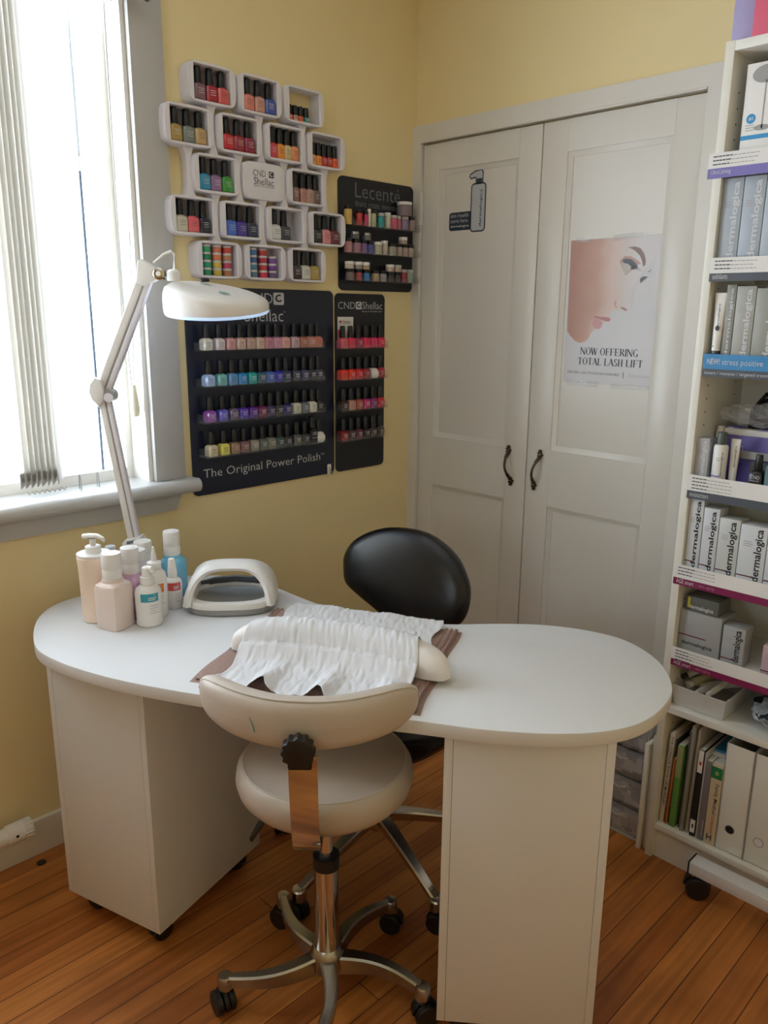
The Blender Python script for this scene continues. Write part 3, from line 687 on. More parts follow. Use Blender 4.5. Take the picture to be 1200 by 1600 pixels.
for i, (cn, hx) in enumerate([('coral', 'd86450'), ('blush', 'c89888'), ('orange', 'e86838'), ('teal', '209098')]):
    polish(cn, hx, (.0285, y - OW / 2 + .012 + i * .0205, z - OH / 2 + .0006), 'tiny %s polish bottle %s in last cell of the honeycomb rack top row' % (cn, ORD[i]), GH, hb=.018, wb=.0085, hc=.024, s=1.0)
GP = 'glitter pots in the honeycomb rack'
for (r, k), cols in {(4, 0): [(.20, ['2c8c64', '38987c', '2c8460', '38a070'], 'green'), (.50, ['c8b048', 'd0b44c', 'd88058', 'd07860'], 'gold and salmon'), (.80, ['b07858', 'c04468', 'b88868', 'c8483c'], 'red')], (4, 1): [(.18, ['5c88a0', '5088a8', '3c68a0', '4070a8'], 'blue'), (.50, ['c83c58', 'c0444c', 'b83c50', 'b84040'], 'crimson'), (.80, ['6c5880', '7c4c98', '7c50a0'], 'purple')]}.items():
    y, z = CELLS[(r, k)]
    for f, cl, nm in cols:
        for i, hx in enumerate(cl):
            t = thing('glitter_pot', '%s glitter pot %s up its column, %s bottom cell from window, honeycomb rack' % (nm, ORD[i], ORD[k]), 'pot', (.0285, y - OW / 2 + f * OW, z - OH / 2 + .0006 + i * .0205), 0, GP)
            one(lathe([(.0128, 0), (.0135, .001), (.0135, .0145)], 16), M('glit_' + hx, hx, .25, noise=.45, nscale=700), 'pot', t)
            one(lathe([(.0138, .0145), (.0138, .019), (.0132, .0202)], 16), M('lid_clear', 'c4c0c2', .12, noise=.1), 'lid', t)

m = MB(); m.add(lathe([(.0055, 0), (.0055, .0008), (.003, .002), (0, .002)], 12), M('dark_steel', '2c2622', .4, .6), LEFTW(0.0004, -.432, 1.578)); tag(m.build('wall_screw'), 'dark screw in the yellow wall beside the honeycomb rack', 'screw')
h = thing('wall_hook', 'small white adhesive hook at the foot of the navy display', 'hook', (.0066, -.412, .935))
m = MB(); m.add(prism(rrect(.016, .036, .004, 4, 0, 0), .003, .0008, 1), plast_w, LEFTW(0, 0, 0)); m.build('plate', h)
one(tube([(.003, 0, .008), (.008, 0, .0), (.010, 0, -.012), (.016, 0, -.014), (.018, 0, -.006)], .0022, 8), chrome, 'hook', h)

# ------------------------------------------------------------------ signs on the closet doors
Yd = .0078
m = MB(); F = FRONT(0, Yd, 0)
k = M('sticker_navy', '2e3848', .4); sg = M('sticker_grey', 'b6bac0', .4)
def outline(pts, g):
    cx = sum(p[0] for p in pts) / len(pts); cz = sum(p[1] for p in pts) / len(pts)
    out = []
    n = len(pts)
    for i in range(n):
        a = Vector(pts[i - 1]); b_ = Vector(pts[i]); c_ = Vector(pts[(i + 1) % n]); n1 = Vector((b_.y - a.y, a.x - b_.x)); n2 = Vector((c_.y - b_.y, b_.x - c_.x))
        n1 = n1.normalized() if n1.length else n1; n2 = n2.normalized() if n2.length else n2; q = (n1 + n2)
        q = q.normalized() * g if q.length > .01 else q; out.append((b_.x + q.x, b_.y + q.y))
    return out
body = rrect(.054, .142, .009, 4, .2745, 1.787)
head = [(.2645, 1.862), (.2645, 1.880), (.256, 1.882), (.243, 1.879), (.238, 1.884), (.240, 1.889), (.262, 1.897), (.284, 1.899), (.289, 1.893), (.289, 1.862)]
m.add(flat(outline(body, .0045), .0003), k, F); m.add(flat(outline(head[::-1], .0045), .0003), k, F); m.add(flat(rrect(.098, .058, .010, 4, .201, 1.7495), .0003), k, F)
m.add(flat(body, .0006), sg, F); m.add(flat(head, .0006), sg, F); m.add(flat([(.2655, 1.862), (.2885, 1.862), (.2885, 1.8755), (.2655, 1.8755)], .0009), k, F)
m.text('dermalogica', F @ T(0, 0, .0006), .293, 1.727, .115, .013, k, .006, .0004, 90)
m.text('skin health', F, .158, 1.7620, .078, .012, ink_w, -.005, .0007); m.text('starts here.', F, .158, 1.7455, .078, .012, ink_w, -.005, .0007); m.text('dermalogica', F, .158, 1.7290, .080, .009, ink_w, .012, .0007)
tag(m.build('door_sticker'), 'pump bottle sticker with navy tag on the closet door nearest the corner', 'sticker')

po = thing('wall_poster', 'lash lift poster of a woman in profile taped to the closet door', 'poster', (.785, Yd, 1.247))
PX = T(-.785, -Yd, -1.247)
m = MB(); F = PX @ FRONT(0, Yd, 0)
m.add(prism([(.636, 1.247), (.937, 1.250), (.931, 1.667), (.635, 1.665)], .0008), M('poster_grey', 'c9c6c9', .25, noise=.02), F)
face = [(.6352, 1.664), (.6405, 1.402), (.652, 1.388), (.668, 1.374), (.687, 1.367), (.703, 1.371), (.716, 1.382), (.722, 1.395), (.730, 1.405), (.742, 1.411), (.752, 1.409), (.757, 1.414), (.755, 1.421), (.760, 1.428), (.771, 1.431), (.783, 1.434), (.787, 1.441), (.781, 1.449), (.786, 1.460), (.800, 1.465), (.818, 1.461), (.836, 1.462), (.846, 1.470), (.849, 1.482), (.846, 1.500), (.850, 1.520), (.860, 1.545), (.874, 1.566), (.892, 1.586), (.905, 1.605), (.919, 1.626), (.928, 1.664)]
sk = skin_mat()
m.add(flat(face, .0012), sk, F)
LP = M('print_lip', 'b06c70', .3); LP2 = M('print_lip_light', 'c48c8c', .3); DK = M('print_lash', '33363e', .3); BR = M('print_brow', '7a5a50', .3); NO = M('print_nostril', 'a06a60', .3); IV = M('print_eye', 'b7aba4', .3); SHD = M('print_lid', 'b48a80', .3)
m.add(flat([(.727, 1.446), (.740, 1.447), (.752, 1.444), (.764, 1.445), (.782, 1.442), (.786, 1.436), (.778, 1.431), (.766, 1.433), (.752, 1.437), (.738, 1.440)], .0015), LP, F)
m.add(flat([(.728, 1.440), (.742, 1.438), (.757, 1.431), (.760, 1.426), (.756, 1.416), (.748, 1.409), (.736, 1.411), (.726, 1.420)], .0015), LP2, F)
m.add(flat([(.812, 1.474), (.826, 1.471), (.838, 1.464), (.832, 1.462), (.820, 1.466)], .0015), NO, F); m.add(flat([(.794, 1.492), (.800, 1.489), (.798, 1.478), (.805, 1.470), (.798, 1.471), (.792, 1.480)], .0015), M('print_nose_wing', 'c09488', .3), F)
m.add(flat([(.800, 1.600), (.814, 1.613), (.834, 1.612), (.856, 1.600), (.868, 1.590), (.850, 1.588), (.836, 1.570), (.822, 1.560), (.810, 1.578)], .0014), SHD, F)
m.add(flat([(.806, 1.594), (.818, 1.604), (.836, 1.600), (.850, 1.586), (.842, 1.578), (.828, 1.566), (.819, 1.562), (.812, 1.574)], .0016), IV, F)
m.add(flat([(.808, 1.602), (.820, 1.607), (.838, 1.603), (.856, 1.588), (.858, 1.580), (.846, 1.576), (.836, 1.576), (.838, 1.584), (.826, 1.592), (.814, 1.594)], .0018), DK, F)
for i in range(6): m.add(flat([(.832 + i * .005, 1.590 - i * .002), (.835 + i * .005, 1.589 - i * .002), (.848 + i * .006, 1.573 - i * .001)], .0018), DK, F)
m.add(flat([(.868, 1.550), (.876, 1.556), (.892, 1.555), (.886, 1.551), (.874, 1.541), (.870, 1.537)], .0018), DK, F); m.add(flat([(.890, 1.568), (.902, 1.576), (.900, 1.573), (.892, 1.566)], .0018), DK, F)
m.add(flat([(.822, 1.636), (.844, 1.638), (.862, 1.632), (.874, 1.618), (.880, 1.602), (.881, 1.588), (.874, 1.582), (.870, 1.596), (.862, 1.612), (.846, 1.626), (.830, 1.634)], .0018), BR, F)
# serif capitals
SER = {'N': [('v', 0, 0), ('d', 0, 1, .62, 0), ('v', .62, 0)], 'O': ['o'], 'W': [('d', 0, 1, .25, 0), ('d2', .25, 0, .47, 1), ('d', .40, 1, .65, 0), ('d2', .65, 0, .88, 1)],
 'F': [('v', .12, 1), ('h', .12, .58, .97), ('h', .12, .46, .52), ('t', .56, .75, .97), ('t', .44, .42, .62)], 'E': [('v', .12, 1), ('h', .12, .6, .97), ('h', .12, .46, .52), ('h', .12, .62, .03), ('t', .58, .75, .97), ('t', .6, .03, .25), ('t', .44, .42, .62)],
 'R': [('v', .12, 1), 'p', ('d', .30, .5, .66, 0)], 'I': [('v', .12, 1)], 'G': ['c', ('v2', .58, 0, .42)], 'T': [('v', .32, 1), ('h', 0, .64, .97), ('t', 0, .72, .97), ('t', .64, .72, .97)],
 'A': [('d2', .02, 0, .34, 1), ('d', .30, 1, .66, 0), ('h', .14, .52, .34)], 'L': [('v', .12, 1), ('h', .12, .58, .03), ('t', .56, .03, .3)], 'S': ['s'], 'H': [('v', .12, 1), ('v', .58, 1), ('h', .12, .58, .5)]}
SWD = {'N': .78, 'O': .84, 'W': 1.0, 'F': .68, 'E': .74, 'R': .76, 'I': .36, 'G': .82, 'T': .74, 'A': .74, 'L': .68, 'S': .62, 'H': .84, ' ': .34}
def serif(mb, s, X, x0, y0, w, h, mat):
    tot = sum(SWD[c_] for c_ in s); x = x0; kx = w / tot
    def poly(p): mb.add(flat([(x + a * kx, y0 + b_ * h) for a, b_ in p], .0012), mat, X)
    def arc(cx, cy, rx, ry, a0, a1, tk=.18, tn=.06, n=14):
        O, I = [], []
        for i in range(n + 1):
            a = math.radians(a0 + (a1 - a0) * i / n); th = tn + (tk - tn) * abs(math.cos(a)) ** 1.5
            O.append((cx + rx * math.cos(a), cy + ry * math.sin(a))); I.append((cx + (rx - th) * math.cos(a), cy + (ry - tn - .01) * math.sin(a)))
        for i in range(n): poly([O[i], O[i + 1], I[i + 1], I[i]])
    for c_ in s:
        for st in SER.get(c_, []):
            if st == 'o': arc(.38, .5, .38, .52, 0, 360, n=24)
            elif st == 'c': arc(.38, .5, .38, .52, 40, 330, n=20)
            elif st == 'p': arc(.30, .74, .30, .26, -90, 90)
            elif st == 's': arc(.27, .75, .23, .27, 20, 270); arc(.27, .26, .25, .28, -160, 90)
            elif st[0] == 'v':
                a = st[1]; tk = .18 if st[2] else .08; poly([(a - tk / 2, 0), (a + tk / 2, 0), (a + tk / 2, 1), (a - tk / 2, 1)])
                for yy in (0, .96): poly([(a - .13, yy), (a + .13, yy), (a + .13, yy + .04), (a - .13, yy + .04)])
            elif st[0] == 'v2': poly([(st[1] - .075, st[2]), (st[1] + .075, st[2]), (st[1] + .075, st[3]), (st[1] - .075, st[3])])
            elif st[0] == 'h': poly([(st[1], st[3] - .03), (st[2], st[3] - .03), (st[2], st[3] + .03), (st[1], st[3] + .03)])
            elif st[0] == 't': poly([(st[1] - .02, st[2]), (st[1] + .02, st[2]), (st[1] + .02, st[3]), (st[1] - .02, st[3])])
            elif st[0] in ('d', 'd2'):
                tk = .105 if st[0] == 'd' else .04; a, b_, c2, d2 = st[1:]; poly([(a - tk, b_), (a + tk, b_), (c2 + tk, d2), (c2 - tk, d2)])
        x += SWD[c_] * kx
TK = M('poster_ink', '3a3a40', .4)
serif(m, 'NOW OFFERING', F, .693, 1.3335, .190, .021, TK); serif(m, 'TOTAL LASH LIFT', F, .685, 1.3035, .214, .021, TK)
m.text('CERTIFIED LASH TECHNICIAN AVAILABLE', F, .650, 1.276, .176, .007, TK, 0, .0012); m.add(flat([(.838, 1.270), (.840, 1.270), (.840, 1.288), (.838, 1.288)], .0012), TK, F); m.text('Extensions', F, .858, 1.2745, .062, .010, M('pale_ink', '9a9aa0', .4), -.01, .0012)
m.build('sheet', po)
for pts in ([(.655, 1.655), (.70, 1.659), (.70, 1.672), (.655, 1.670)], [(.775, 1.656), (.84, 1.660), (.842, 1.676), (.775, 1.672)], [(.84, 1.658), (.88, 1.660), (.88, 1.676), (.84, 1.674)], [(.650, 1.240), (.76, 1.238), (.76, 1.256), (.650, 1.258)], [(.80, 1.240), (.93, 1.241), (.93, 1.252), (.80, 1.252)]):
    m = MB(); cx = sum(p_[0] for p_ in pts) / 4; cz = sum(p_[1] for p_ in pts) / 4; m.add(prism(pts, .0004, 0, 2, .002), film, F); o = m.build('clear_tape', po, 0)

# ------------------------------------------------------------------ desk
DZ = .73
def catmull(P, n=6):
    out = []; L_ = len(P)
    for i in range(L_):
        p0, p1, p2, p3 = (Vector(P[(i + k) % L_]) for k in (-1, 0, 1, 2))
        for j in range(n):
            t = j / n; out.append(tuple(.5 * ((2 * p1) + (p2 - p0) * t + (2 * p0 - 5 * p1 + 4 * p2 - p3) * t * t + (3 * p1 - p0 - 3 * p2 + p3) * t ** 3)))
    return out
OUT = [(.245, -1.517), (.342, -1.545), (.43, -1.538), (.515, -1.517), (.621, -1.478), (.766, -1.406), (.95, -1.295), (1.127, -1.178), (1.238, -1.110), (1.325, -1.039), (1.385, -.967), (1.418, -.885), (1.416, -.787), (1.387, -.700), (1.311, -.610), (1.211, -.562), (1.119, -.572), (1.026, -.618), (.947, -.690), (.862, -.784), (.766, -.856), (.665, -.900), (.555, -.918), (.45, -.920), (.36, -.921), (.26, -.938), (.175, -.980), (.112, -1.060), (.080, -1.180), (.074, -1.310), (.092, -1.400), (.150, -1.466)]
OUT = catmull(OUT, 5)
dk = thing('manicure_desk', 'white kidney shaped manicure desk on two white pedestals', 'desk', (.78, -1.15, 0)); XD = T(-.78, -1.15 * -1, 0)
m = MB(); m.add(prism(OUT, .028, .0025, 2, DZ - .028), lam, XD)
m.build('desk_top', dk)
def pedestal(fl, fr, depth, z0, seam, name):
    """fl, fr: the two front lower corners"""
    a = Vector(fl); b_ = Vector(fr); u = (b_ - a); wd_ = u.length; u.normalize(); v = Vector((-u.y, u.x)); m = MB()
    X = XD @ frame((a.x, a.y, 0), (u.x, u.y, 0), (v.x, v.y, 0)); z1 = DZ - .0285; t = .016
    for (x0, x1, y0, y1) in ((0, t, 0, depth), (wd_ - t, wd_, 0, depth), (t + .0006, wd_ - t - .0006, .0, t), (t, wd_ - t, depth - t - .003, depth - .003)):
        m.b2((x0, y0, z0), (x1, y1, z1), lam_edge if False else lam, .0008, X)
    m.b2((t, .004, z0 + .004), (wd_ - t, depth - .02, z0 + .02), lam, 0, X)
    m.b2((t * .98, .003, z0 + .002), (wd_ - t * .98, .006, z1), gap_d, 0, X)
    m.build(name, dk); return X, wd_
Xl, wl = pedestal((.281, -1.509), (.569, -1.423), .375, .058, True, 'pedestal')
Xr, wr = pedestal((1.163, -1.136), (1.400, -.936), .37, .055, True, 'pedestal')
def caster(parent, X, r=.025, wheel=black_m, hood=black_m, top=None, rz=0, drop=0.0):
    """twin-wheel caster, wheel centre at X origin + r above the floor"""
    A = X @ RZ(rz); m = MB()
    n = 14; pts = [(r * 1.12 * math.cos(a), r * 1.12 * math.sin(a)) for a in [math.radians(-15 + 195 * i / n) for i in range(n + 1)]]
    m.add(prism(pts + [(-r * .7, -r * .2), (r * .6, -r * .35)], r * .36, .001, 1), hood, A @ T(0, r * .18, r) @ RX(90))
    m.add(lathe([(r * .32, r * 1.0), (r * .32, (top if top else r * 2.3))], 10), chrome if hood is black_m else hood, A @ T(-r * .25, 0, 0))
    c_ = m.build('caster', parent)
    for s in (-1, 1):
        one(lathe([(r * .3, -r * .28), (r * .92, -r * .28), (r, -r * .18), (r, r * .18), (r * .92, r * .28), (r * .3, r * .28)], 20), wheel, 'wheel', c_, A @ T(0, s * r * .52, r) @ RX(90))
    return c_
for Xp, ww in ((Xl, wl), (Xr, wr)):
    for x_, y_ in ((.05, .05), (ww - .045, .045), (.05, .325), (ww - .045, .33)): caster(dk, Xp @ T(x_, y_, 0), .024, top=.06, rz=random.uniform(0, 180))

# ------------------------------------------------------------------ towel, tissue sheet, hand rest
PC = Vector((.86, -1.13, 0)); PU = Vector((.875, .485, 0)).normalized(); PV = Vector((-PU.y, PU.x, 0))
def loc(u, v, z): return PC + PU * u + PV * v + Vector((0, 0, z))
def nz(x, y, s=1): return (math.sin(x * 91 * s + y * 37) * .5 + math.sin(y * 83 * s - x * 53 + 1.3) * .3 + math.sin((x + y) * 171 * s + 2.1) * .2)
m = MB(); m2 = MB()
def slab(u0, u1, v0, v1, z0, th, nu=30, nv=28, wob=.003, amp=.0016):
    def fn(top):
        def f(a, b_):
            u = u0 + (u1 - u0) * a; v = v0 + (v1 - v0) * b_
            u += wob * math.sin(v * 31 + 1) * abs(2 * a - 1); v += wob * math.sin(u * 27) * abs(2 * b_ - 1)
            e = min(a, 1 - a, b_, 1 - b_) * 40; rnd = th * min(1, math.sqrt(max(0, e)))
            return loc(u, v, z0 + (rnd + amp * nz(u, v) * min(1, e) if top else 0))
        return f
    bm = grid(nu, nv, fn(True)); return bm
m.add(slab(-.262, .214, -.152, .262, DZ + .0004, .0055), terry); m.add(slab(-.255, .206, -.145, .256, DZ + .006, .0045), terry)
for k in range(3): m.add(slab(.176 + k * .011, .183 + k * .011, -.147, .257, DZ + .0095, .0022, 3, 28), M('brown_hem', '8a6e64', .9, noise=.3, nscale=200))
for k in range(2): m.add(slab(-.250 + k * .011, -.243 + k * .011, .10, .257, DZ + .0095, .0022, 3, 12), M('brown_hem', '5c4038', .9, noise=.3, nscale=200))
tag(m.build('hand_towel'), 'folded brown terry towel spread on the white desk', 'towel')
def cv(u): return .043 - .75 * u * u - .03 * u
ZT = DZ + .0138
def cush_r(u):
    k = abs(u + .002) / .246
    return 0 if k >= 1 else (1 - k ** 5) ** .5
m = MB()
def cf(a, b_):
    u = -.248 + .492 * a; r = cush_r(u); hw = (.044 + .006 * max(0, u) / .24) * r; hh = .062 * r ** .8
    t = PI * b_; c_, s_ = math.cos(t), math.sin(t)
    return loc(u, cv(u) - hw * math.copysign(abs(c_) ** .75, c_), ZT + hh * abs(s_) ** .8)
m.add(grid(44, 18, cf), M('cushion_vinyl', 'e9e4e0', .4, noise=.01, bump=.08, bscale=600))
def cfb(a, b_):
    u = -.248 + .492 * a; r = cush_r(u); hw = (.044 + .006 * max(0, u) / .24) * r; return loc(u, cv(u) + hw * (2 * b_ - 1), ZT - .0005)
m.add(grid(44, 4, cfb), M('cushion_vinyl', 'e9e4e0', .4, noise=.01, bump=.08, bscale=600))
tag(m.build('hand_rest'), 'white padded hand rest cushion wrapped under tissue on the towel', 'cushion')
# tissue: lies on the towel, climbs over the cushion
def tz(u, v):
    cu = max(-.235, min(.235, u)); r = cush_r(cu); hw = .052 * r; hh = .066 * r ** .8; d = (v - cv(u)) / max(hw, .001)
    b_ = hh * max(0, 1 - abs(d) ** 2.2) ** .55 if abs(d) < 1 else 0
    base = ZT + .0012
    # soft slopes where the sheet leaves the cushion
    s = hh * .42 * math.exp(-((abs(d) - 1.0) / .45) ** 2) if abs(d) >= 1 else 0
    z = base + max(b_, s if abs(d) >= 1 else 0)
    if abs(d) < 1: z = max(z, base + hh * .42)
    w_ = .0022 * nz(u * 1.2, v * .5, 1.6) + .0004 * math.sin(u * 300 + v * 80 + 2 * math.sin(v * 60))
    z += abs(w_) + .0016 * abs(mnoise.noise(Vector((u * 70 + v * 30, v * 14, 3)))) + .0009 * mnoise.noise(Vector((u * 260, v * 30, 7)))
    f = max(0, -(v + .02) / .14)
    z += .018 * f * max(0, math.sin(u * 52 + .6)) ** 1.6
    g = max(0, (v - .15) / .14); z += .004 * g * max(0, math.sin(u * 40))
    return z
def tf(a, b_):
    u = -.205 + .378 * a; v0 = -.174 + .020 * (2 / PI) * math.asin(math.sin(u * 58 + 1.2)) + .006 * math.sin(u * 160) - .03 * max(0, u - .05) / .1 * 0 ; v1 = .290 - .012 * a
    v = v0 + (v1 - v0) * b_
    u += .006 * math.sin(v * 45) * (1 - 2 * a) - .012 * (b_ - .4)
    return loc(u, v, tz(u, v))
o = one(grid(150, 110, tf), paper_m, 'paper_sheet', None, None, 60); tag(o, 'crinkled white tissue sheet draped over the hand rest and towel', 'paper')
sm = o.modifiers.new('s', 'SOLIDIFY'); sm.thickness = .0006; sm.offset = 1

# ------------------------------------------------------------------ uv nail lamp
uv = thing('nail_lamp', 'white arched nail dryer lamp with grey base on the desk', 'nail lamp', (.391, -1.072, DZ), 50)
def sup(rx, ry, p, n=48, cy=0): return [(rx * math.copysign(abs(math.cos(a)) ** (2 / p), math.cos(a)), cy + ry * math.copysign(abs(math.sin(a)) ** (2 / p), math.sin(a))) for a in [2 * PI * i / n for i in range(n)]]
one(prism(sup(.112, .098, 2.9), .016, .004, 3, .001), plast_g, 'base', uv)
m = MB(); bm = bmesh.new(); O = sup(.114, .100, 2.9); I = sup(.092, .074, 2.6)
rg = [[bm.verts.new((x, y, z)) for x, y in P] for P, z in ((O, .017), (O, .026), ([(x * .97, y * .97) for x, y in O], .031), ([(x * 1.03, y * 1.03) for x, y in I], .031), (I, .024), (I, .017))]
for A, B_ in zip(rg, rg[1:] + rg[:1]):
    for k in range(48): bm.faces.new((A[k], A[(k + 1) % 48], B_[(k + 1) % 48], B_[k]))
bmesh.ops.recalc_face_normals(bm, faces=bm.faces[:]); m.add(bm, plast_w); m.build('rim', uv)
one(prism(sup(.0915, .0735, 2.6), .004, 0, 1, .0175), M('mirror_tray', 'a4a7ab', .2, .3), 'hand_tray', uv)
m = MB(); n = 26; bm = bmesh.new(); rings = []
for i in range(n + 1):
    a = PI * i / n; c_, s_ = math.cos(a), math.sin(a); kx = math.copysign(abs(c_) ** .62, c_); kz = abs(s_) ** .62
    xo, zo = .113 * kx * (1 - .16 * kz), .022 + .090 * kz; th = .021 - .005 * kz
    xi, zi = (.113 - th) * kx * (1 - .16 * kz), .022 + (.090 - th) * kz
    yf = -(.090 - .052 * kz ** 2); yb = .080 - .048 * kz ** 2
    rings.append([bm.verts.new(p) for p in ((xi, yf + .006, zi), ((xi + xo) / 2, yf, (zi + zo) / 2), (xo, yf + .012, zo), (xo * 1.005, (yf + yb) / 2, zo + .003 * kz), (xo, yb - .012, zo), ((xi + xo) / 2, yb, (zi + zo) / 2), (xi, yb - .006, zi), (xi, (yf + yb) / 2, zi))])
for A, B_ in zip(rings, rings[1:]):
    for k in range(8): bm.faces.new((A[k], A[(k + 1) % 8], B_[(k + 1) % 8], B_[k]))
bm.faces.new(rings[0][::-1]); bm.faces.new(rings[-1]); bmesh.ops.recalc_face_normals(bm, faces=bm.faces[:]); m.add(bm, plast_w); m.build('shell', uv, 50)
for s in (-1, 1):
    m = MB(); m.add(prism([(-.075, .022), (-.050, .086), (.045, .084), (.070, .022)], .006, .002, 2), plast_w, frame((s * .089 - .003, 0, 0), (0, 1, 0), (0, 0, 1)) @ RY(-s * 0)); m.build('side_wing', uv)
m = MB(); m.add(tube([(-.088, .060, .030), (-.05, .070, .038), (0, .073, .041), (.05, .070, .038), (.088, .060, .030)], [.004] * 5, 8, 2.4), plast_dg); m.build('rear_reflector', uv)

# ------------------------------------------------------------------ bottles on the desk
GD = 'bottles grouped on the desk'
VD = Vector((-.709, .705, 0))                       # away from the viewer
def dloc(x, y, r): return (x + VD.x * (r - .014), y + VD.y * (r - .014), DZ)
def patch(r, a0, a1, z0, z1, n=10):
    bm = bmesh.new(); A = [[bm.verts.new((r * math.cos(math.radians(a0 + (a1 - a0) * i / n)), r * math.sin(math.radians(a0 + (a1 - a0) * i / n)), z)) for z in (z0, z1)] for i in range(n + 1)]
    for i in range(n): bm.faces.new((A[i][0], A[i + 1][0], A[i + 1][1], A[i][1]))
    return bm
def flipcap(t, z, r, h, mat=plast_w):
    m = MB(); m.add(lathe([(r * .98, z), (r, z + .001), (r, z + h * .36), (r * .97, z + h * .38), (r, z + h * .40), (r, z + h * .93), (r * .95, z + h)], 28), mat); m.add(lathe([(r * .6, z + h + .0003), (r * .56, z + h + .0012), (0, z + h + .0012)], 20), mat); m.build('cap', t)
# tall beige pump
t = thing('pump_bottle', 'tall beige lotion bottle with a white curved pump', 'bottle', dloc(.27, -1.377, .030), 0, GD)
m = MB(); m.add(lathe([(.033, 0), (.036, .003), (.0365, .10), (.0375, .138), (.0385, .145), (.0385, .158), (.036, .161)], 30), bottle_t)
m.add(patch(.0368, 170, 215, .04, .115), M('faded_print', 'a08a80', .5)); m.build('bottle', t)
m = MB(); m.add(lathe([(.0385, .1615), (.0385, .166), (.018, .1665), (.018, .182), (.016, .1835), (.007, .184), (.007, .200), (.010, .201)], 26), plast_w); m.add(tube([(-.022, 0, .205), (-.006, 0, .207), (.012, 0, .207), (.027, -.002, .202), (.030, -.002, .194)], [.008, .0085, .008, .0055, .004], 10, .7), plast_w, RZ(40)); m.build('pump', t)
# clear square bottle in front
def square_bottle(lab, pos, r, hbody, h, mat, capr, rz, caph):
    t = thing('cleanser_bottle', lab, 'bottle', pos, rz, GD)
    one(lathe([(r * .93, 0, 6), (r, .004, 6), (r, hbody * .92, 6), (r * .94, hbody * .98, 5), (capr * 1.1, hbody + .004, 2), (capr * 1.05, hbody + .012, 2)], 32), mat, 'bottle', t)
    flipcap(t, hbody + .012, capr, caph); return t
square_bottle('clear blush square bottle with white disc cap at the front', dloc(.343, -1.369, .030), .0335, .108, .172, M('blush_plastic', 'e6d4cb', .3, noise=.02), .0225, 20, .060)
square_bottle('pink liquid bottle with white disc cap behind the clear bottle', dloc(.309, -1.305, .026), .026, .100, .17, M('pink_liquid', 'd6b0cc', .25, noise=.03), .0215, 35, .062)
square_bottle('white capped bottle half hidden between the pink and orange label bottles', dloc(.262, -1.262, .024), .024, .086, .16, M('opal_plastic', 'dcd8d8', .3, noise=.02), .0215, 30, .052)
square_bottle('white disc capped bottle beside the lamp clamp', dloc(.222, -1.224, .024), .025, .092, .16, M('opal_plastic', 'd8d4d4', .3), .0225, 30, .052)
square_bottle('bright blue liquid bottle with white disc cap at the back', dloc(.250, -1.160, .030), .029, .100, .172, M('blue_liquid', '7cc2e2', .2, noise=.04), .021, 30, .062)
def label_bottle(lab, pos, r, hb, colh, z0, z1, a0, a1, top, tname):
    t = thing('label_bottle', lab, 'bottle', pos, 0, GD)
    m = MB(); m.add(lathe([(r * .9, 0), (r, .004), (r, hb * .80), (r * .9, hb * .9), (r * .62, hb * .97), (r * .45, hb)], 30), plast_w)
    m.add(patch(r + .0004, a0, a1, z0, z1), M('label_' + colh, colh, .45, noise=.03)); 
    mid = (a0 + a1) / 2
    for k, (f0, f1) in enumerate(((.42, .86), (.42, .80))): m.add(patch(r + .0008, a0 + (a1 - a0) * f0, a0 + (a1 - a0) * f1, z0 + (z1 - z0) * (.42 - .22 * k), z0 + (z1 - z0) * (.56 - .22 * k), 6), ink_w)
    m.add(patch(r + .0008, a0 + (a1 - a0) * .72, a0 + (a1 - a0) * .80, z0 + (z1 - z0) * .74, z0 + (z1 - z0) * .86, 2), ink_w)
    for k in range(4): m.add(patch(r + .0004, a0 + (a1 - a0) * .5, a0 + (a1 - a0) * (.98 - .08 * (k % 3)), z0 - .010 - k * .006, z0 - .0088 - k * .006, 6), plast_g)
    for k in range(5): m.add(patch(r + .0004, a0 - 52, a0 - 38, .016 + k * .005, .0185 + k * .005, 3), ink_k) if r > .03 else None
    m.build('bottle', t)
    top(t, r, hb); return t
def nozzle_cap(t, r, hb):
    m = MB(); m.add(lathe([(r * .5, hb), (r * .52, hb + .012), (r * .36, hb + .045), (r * .30, hb + .047)], 20), plast_w); m.build('cap', t)
def spray_cap(t, r, hb):
    m = MB(); m.add(lathe([(r * .52, hb), (r * .55, hb + .002), (r * .55, hb + .018), (r * .40, hb + .020), (r * .38, hb + .030), (r * .36, hb + .040), (r * .2, hb + .043)], 20), plast_w); m.add(tube([(0, 0, hb + .038), (r * .5, 0, hb + .038), (r * .72, 0, hb + .030)], [r * .26, r * .24, r * .14], 10), plast_w, RZ(15)); m.build('spray_head', t)
def thin_cap(t, r, hb):
    m = MB(); m.add(lathe([(r * .62, hb), (r * .62, hb + .014), (r * .30, hb + .018), (r * .26, hb + .026), (r * .13, hb + .045), (r * .10, hb + .052)], 20), plast_w); m.build('cap', t)
label_bottle('white bottle with teal label and spray head at the front', dloc(.383, -1.303, .028), .0305, .100, '2c98ac', .064, .084, -62, 18, spray_cap, 'a')
label_bottle('white bottle with orange label and slim dropper cap', dloc(.345, -1.262, .026), .0275, .122, 'e0802c', .066, .088, -70, 15, thin_cap, 'b')
label_bottle('small white bottle with red label and tapered cap', dloc(.320, -1.200, .022), .0225, .080, 'd0504c', .050, .070, -62, 22, nozzle_cap, 'c')
t = thing('mist_bottle', 'slim white mist bottle with clear cap behind the beige pump', 'bottle', dloc(.195, -1.295, .018), 0, GD)
